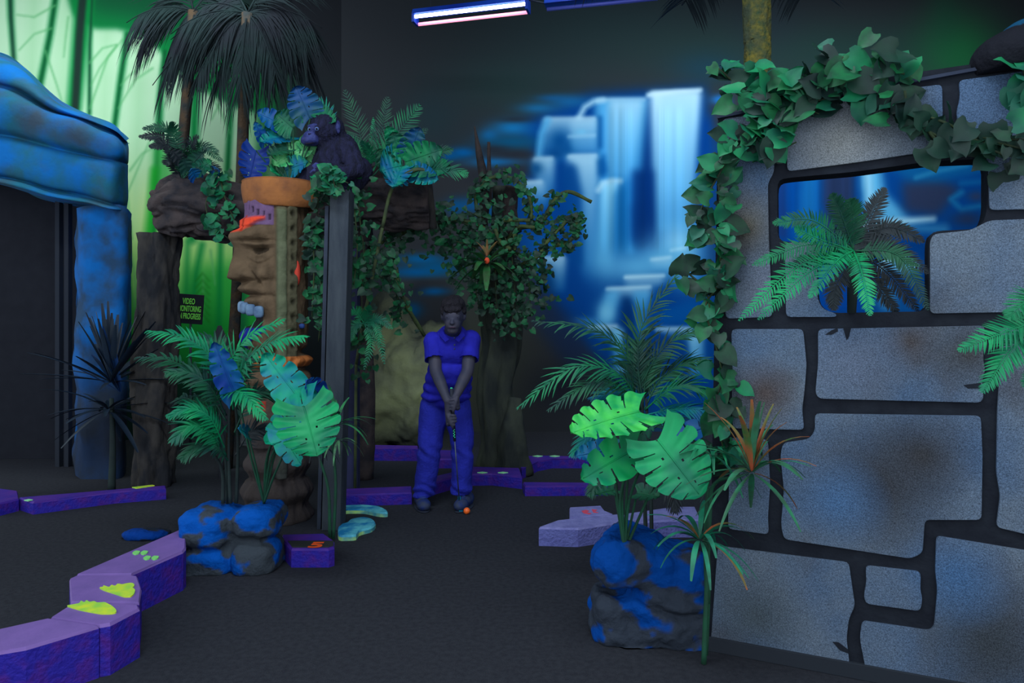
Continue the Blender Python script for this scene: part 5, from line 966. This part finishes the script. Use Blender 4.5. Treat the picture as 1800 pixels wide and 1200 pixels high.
# ---- vines on the block wall
def wv(l, o=-.06): return [(x, y, wp(x, 570).y+o) for x, y in l]
vine('leafy_vine', 'broad-leaved vine hanging down the edge of the block wall beside the waterfall painting', [wv([(1330,215),(1290,260),(1262,310),(1240,350),(1226,390),(1234,410)]), wv([(1270,455),(1262,500),(1240,540),(1256,600),(1270,660),(1262,700),(1280,745)]), wv([(1210,480),(1240,510),(1250,560)]), wv([(1262,310),(1268,400),(1266,460)]), wv([(1264,700),(1270,780),(1290,800)])], .080, 135, .06, (GV, GV2, GM), seed=21, mix=.5, stem=.005)
vine('leafy_vine', 'leafy vine heaped along the top of the block wall by the palm trunk', [wv([(1262,120),(1300,150),(1340,165),(1400,160),(1450,150)]), wv([(1400,150),(1440,120),(1490,110),(1540,120),(1590,130)]), wv([(1310,190),(1350,210),(1400,190),(1440,200)]), wv([(1480,100),(1500,130),(1540,160),(1580,170)]), wv([(1285,250),(1330,240),(1370,260),(1400,250)]), wv([(1360,150),(1400,180),(1470,170)])], .084, 185, .085, (GV, leafmat('vine_deep', S(18,58,46), S(22,44,44)), GM), seed=22, mix=.55, stem=.005)
vine('leafy_vine', 'dark thin vine trailing across the block wall above the window opening', [wv([(1580,170),(1620,200),(1660,215),(1720,240),(1800,246)]), wv([(1620,200),(1640,240),(1680,262),(1740,250),(1800,262)]), wv([(1590,160),(1600,210),(1650,240)]), wv([(1700,238),(1760,270),(1810,276)])], .085, 48, .05, (leafmat('vine_deep', None, None), GV2), seed=23, stem=.006)
vine('leafy_vine', 'vine leaves at the outer end of the block wall under the dark dome', [wv([(1800,120),(1812,180),(1800,240)])], .09, 12, .05, (GM, GV), seed=24)
for o in list(bpy.data.objects):
    if o.name.startswith('leaves') and len(o.data.materials) == 3:
        for p in o.data.polygons:
            if (p.index//24) % 3 == 2: p.material_index = 2
# ---- cycad in the window opening
wy = lambda x, o: wp(x, 570).y+o
cy = plant('cycad', 'green cycad with long comb-like leaves in the window opening of the block wall', (1497, 548, wy(1497,-.02)))
m = MB(); b0 = P(1497,549,wy(1497,-.01)); m.tube([b0, P(1500,470,wy(1500,-.04)), P(1502,430,wy(1502,-.05))], [.016,.022,.03], 10); build(m, 'trunk', STD, cy)
c0 = (1500,440)
for ctl, tip, mt, d_ in (((1420,430),(1322,466),GM,-.2), ((1400,470),(1298,564),GB,-.22), ((1420,480),(1332,562),GB,-.25), ((1430,388),(1358,392),GM,-.1), ((1440,420),(1396,400),GB,-.16), ((1470,460),(1422,524),GB,-.22), ((1515,480),(1530,555),GB,-.3), ((1480,380),(1462,340),GD,-.1), ((1500,380),(1492,350),GD,-.05), ((1530,380),(1556,330),GK,-.02),
                        ((1560,400),(1625,425),GK,-.02), ((1560,430),(1632,480),GK,-.06), ((1580,450),(1632,545),GD,-.1), ((1560,480),(1615,548),GK,.02), ((1540,500),(1578,550),GK,.04), ((1470,500),(1465,545),GK,.02), ((1540,410),(1600,400),GD,.03), ((1450,450),(1380,470),GD,-.1)):
    Yc = wy(1500, -.07); frond(cy, [(*c0,Yc),(*ctl,Yc+d_*.6),(*tip,Yc+d_)], mt, n=44, L=.052, w=.0068, ang=66, droop=.04, face=.85, stem=.003, bare=.08)
# ---- comb-leaved fern entering at the edge of the wall
Yr = 1.95
rf = plant('cycad', 'green comb-leaved frond plant reaching in over the block wall from outside the picture', (1850, 560, Yr))
m = MB(); m.tube([P(1850,560,Yr), zf(P(1850,700,Yr))], .014, 8); build(m, 'trunk', STD, rf)
for ctl, tip, mt in (((1790,575),(1684,616),GB), ((1790,600),(1726,690),GB), ((1820,520),(1770,560),GM), ((1880,520),(1900,600),GM), ((1850,640),(1800,680),GM)):
    frond(rf, [(1850,560,Yr),(*ctl,Yr-.02),(*tip,Yr-.06)], mt, n=50, L=.065, w=.006, ang=62, droop=.05, face=.85, stem=.003)
# ---- palm trunk behind the wall
Y = 4.3; pt2 = T('palm_tree', 'shaggy yellowish palm trunk rising behind the block wall', 'tree', zf(P(1330, 800, Y)))
m = MB(); trunk(m, [zf(P(1330,800,Y)), P(1330,500,Y), P(1332,120,Y), P(1331,60,Y), P(1328,-60,Y)], [.085,.08,.078,.08,.088], 36, 9, .05, 2, namp=.2, nsc=6); build(m, 'trunk', mat('palm_bark', S(112,104,46), S(52,72,50), 26, rough=.9, bump=.9, bscale=60, c3=S(60,70,56), s3=7, con3=(.45,.65)), pt2)
for a_, L_p in ((0,1.1),(.9,1.0),(1.8,1.1),(2.7,1.2),(3.6,1.1),(4.5,1.2),(5.4,1.1)):
    t0 = P(1328,-60,Y); m = MB(); d = Vector((math.cos(a_), math.sin(a_)*.8, .25)); c = [t0, t0+d*L_p*.5+Vector((0,0,.1)), t0+d*L_p+Vector((0,0,-.12))]
    cc = spline(c, 10); m.tube(cc, .008, 5)
    for i in range(40):
        j = 2+int(i/40*(len(cc)-4)); tgt = (cc[j+1]-cc[j]).normalized(); up = Vector((0,0,1)); sd = tgt.cross(up).normalized()
        for s_ in (-1, 1): blade(m, cc[j].lerp(cc[j+1], R.random()), tgt*.7+sd*s_+Vector((0,0,-.25)), up, .32*R.uniform(.8,1.1), .018, .12)
    build(m, 'frond', leafmat('night', None, None), pt2)
# ---- two dark palms against the forest painting
def dark_palm(lab, tx, Y, top, tips, seed, base_x):
    rt = T('palm_tree', lab, 'tree', zf(P(base_x, 800, Y)), None); rr_ = random.Random(seed); m = MB(); trunk(m, [zf(P(base_x,800,Y)), P((base_x+tx)/2, 500, Y), P(*tx_(tx, top), Y)], [.055,.05,.05], 18, 6, .08, seed); build(m, 'trunk', mat('palm_dark_bark', S(66,52,40), S(34,40,44), 9, rough=.9, bump=.5), rt)
    for (x, y, dY) in tips:
        a = P(tx, top, Y); b = P(x, y, Y+dY); mid = a.lerp(b, .5)+Vector((0, 0, .22*(b-a).length+.05)); c = bez([a, mid, b], 12); m = MB(); m.tube(c, [.012-.0007*i for i in range(13)], 5)
        for i in range(38):
            f = 1.2+10.5*i/46; j = int(f); p = c[j].lerp(c[j+1], f-j); tg = (c[j+1]-c[j]).normalized(); sd = tg.cross(Vector((0, -.5, 1))).normalized()
            for s_ in (-1, 1): d = tg*.9+sd*s_*rr_.uniform(.15,.7)+Vector((0, 0, -.5)); blade(m, p, d, Vector((0,-1,.3)).normalized(), rr_.uniform(.30, .70), .013, .26)
        build(m, 'frond', mat('palm_dark_leaf', S(30,42,44), S(30,33,40), 3, rough=1.0, spec=0.0), rt)
def tx_(x, t): return (x, t)
dark_palm('dark palm whose drooping crown hangs over the bright forest painting, the one nearer the hut', 340, 6.9, 20, [(222,40,-.2),(238,80,-.1),(290,110,0),(345,120,-.2),(390,90,.1),(420,60,0),(262,10,0),(320,-40,0),(400,-20,.1)], 3, 262)
dark_palm('dark palm with the wider lower crown, directly behind the tiki totem', 435, 6.4, 24, [(268,150,-.1),(285,120,0),(330,170,-.2),(372,180,-.1),(420,190,-.3),(464,160,-.1),(496,170,-.2),(530,140,0),(560,100,0),(520,60,0),(360,60,.1),(470,20,.1),(300,70,-.1),(400,-10,.2),(340,20,.1),(566,50,.1),(560,130,.1),(500,-50,.1),(300,60,-.1),(480,130,-.1),(320,100,.1)], 5, 398)
# ---- dark dome on the wall end
dc = P(1815, 112, 2.42); m = MB(); m.ball(dc+Vector((0,0,.02)), (.20,.16,.11)); m.ball(dc+Vector((.02,0,.09)), (.13,.11,.075)); m = remesh(m, .01, 4, rockdisp(6, .006)); zmin = dc.z-.03; m.v = [(v[0], v[1], max(v[2], zmin)) for v in m.v]; m.c = [S(18,70,104) if v[2] > dc.z+.115+.01*noise.noise(Vector(v)*9) and v[0] > dc.x-.13 else S(27,29,38) for v in m.v]
solo(m, 'dark_dome', PAINT, 'dark rounded dome with a blue upper rim resting on the end of the block wall', 'ornament')
# ---- black leaf blades behind the sign
bp_ = plant('pointed_plant', 'black pointed leaves standing behind the palm against the green painting', (388, 640, 6.0)); bp_.location = zf(P(388, 800, 6.0)); bp_['wo'] = tuple(bp_.location)
for x, y, w_ in ((386,572,.10),(400,592,.07),(372,600,.06)):
    a = zf(P(388,800,6.0)); b = P(x,y,6.0); m = MB(); c = bez([a, a.lerp(b,.5)+Vector((.02,0,0)), b], 10); vs = []
    for i, p in enumerate(c):
        ww = w_*math.sin(math.pi*min(1, max(.05, (i/10)**2.2*.97)))+.006; vs += [p-Vector((ww,0,0)), p+Vector((0,-.02,0)), p+Vector((ww,0,0))]
    m.add(vs, [f for i in range(10) for f in ((i*3,i*3+1,i*3+4,i*3+3),(i*3+1,i*3+2,i*3+5,i*3+4))]); build(m, 'leaf', mat('leaf_black', S(32,36,46), rough=.6), bp_)
# unseen spot added behind the golfer to cast the yellow-green halo on the rocks
d = bpy.data.lights.new('halo_spot', 'SPOT'); d.energy = 90; d.color = (.92, 1.0, .62); d.spot_size = math.radians(95); d.spot_blend = 1.0; d.shadow_soft_size = .08
o = bpy.data.objects.new('halo_spot', d); COL.objects.link(o); o.location = P(778, 668, 6.15); o.rotation_euler = (P(740, 640, 7.2)-o.location).to_track_quat('-Z', 'Y').to_euler()
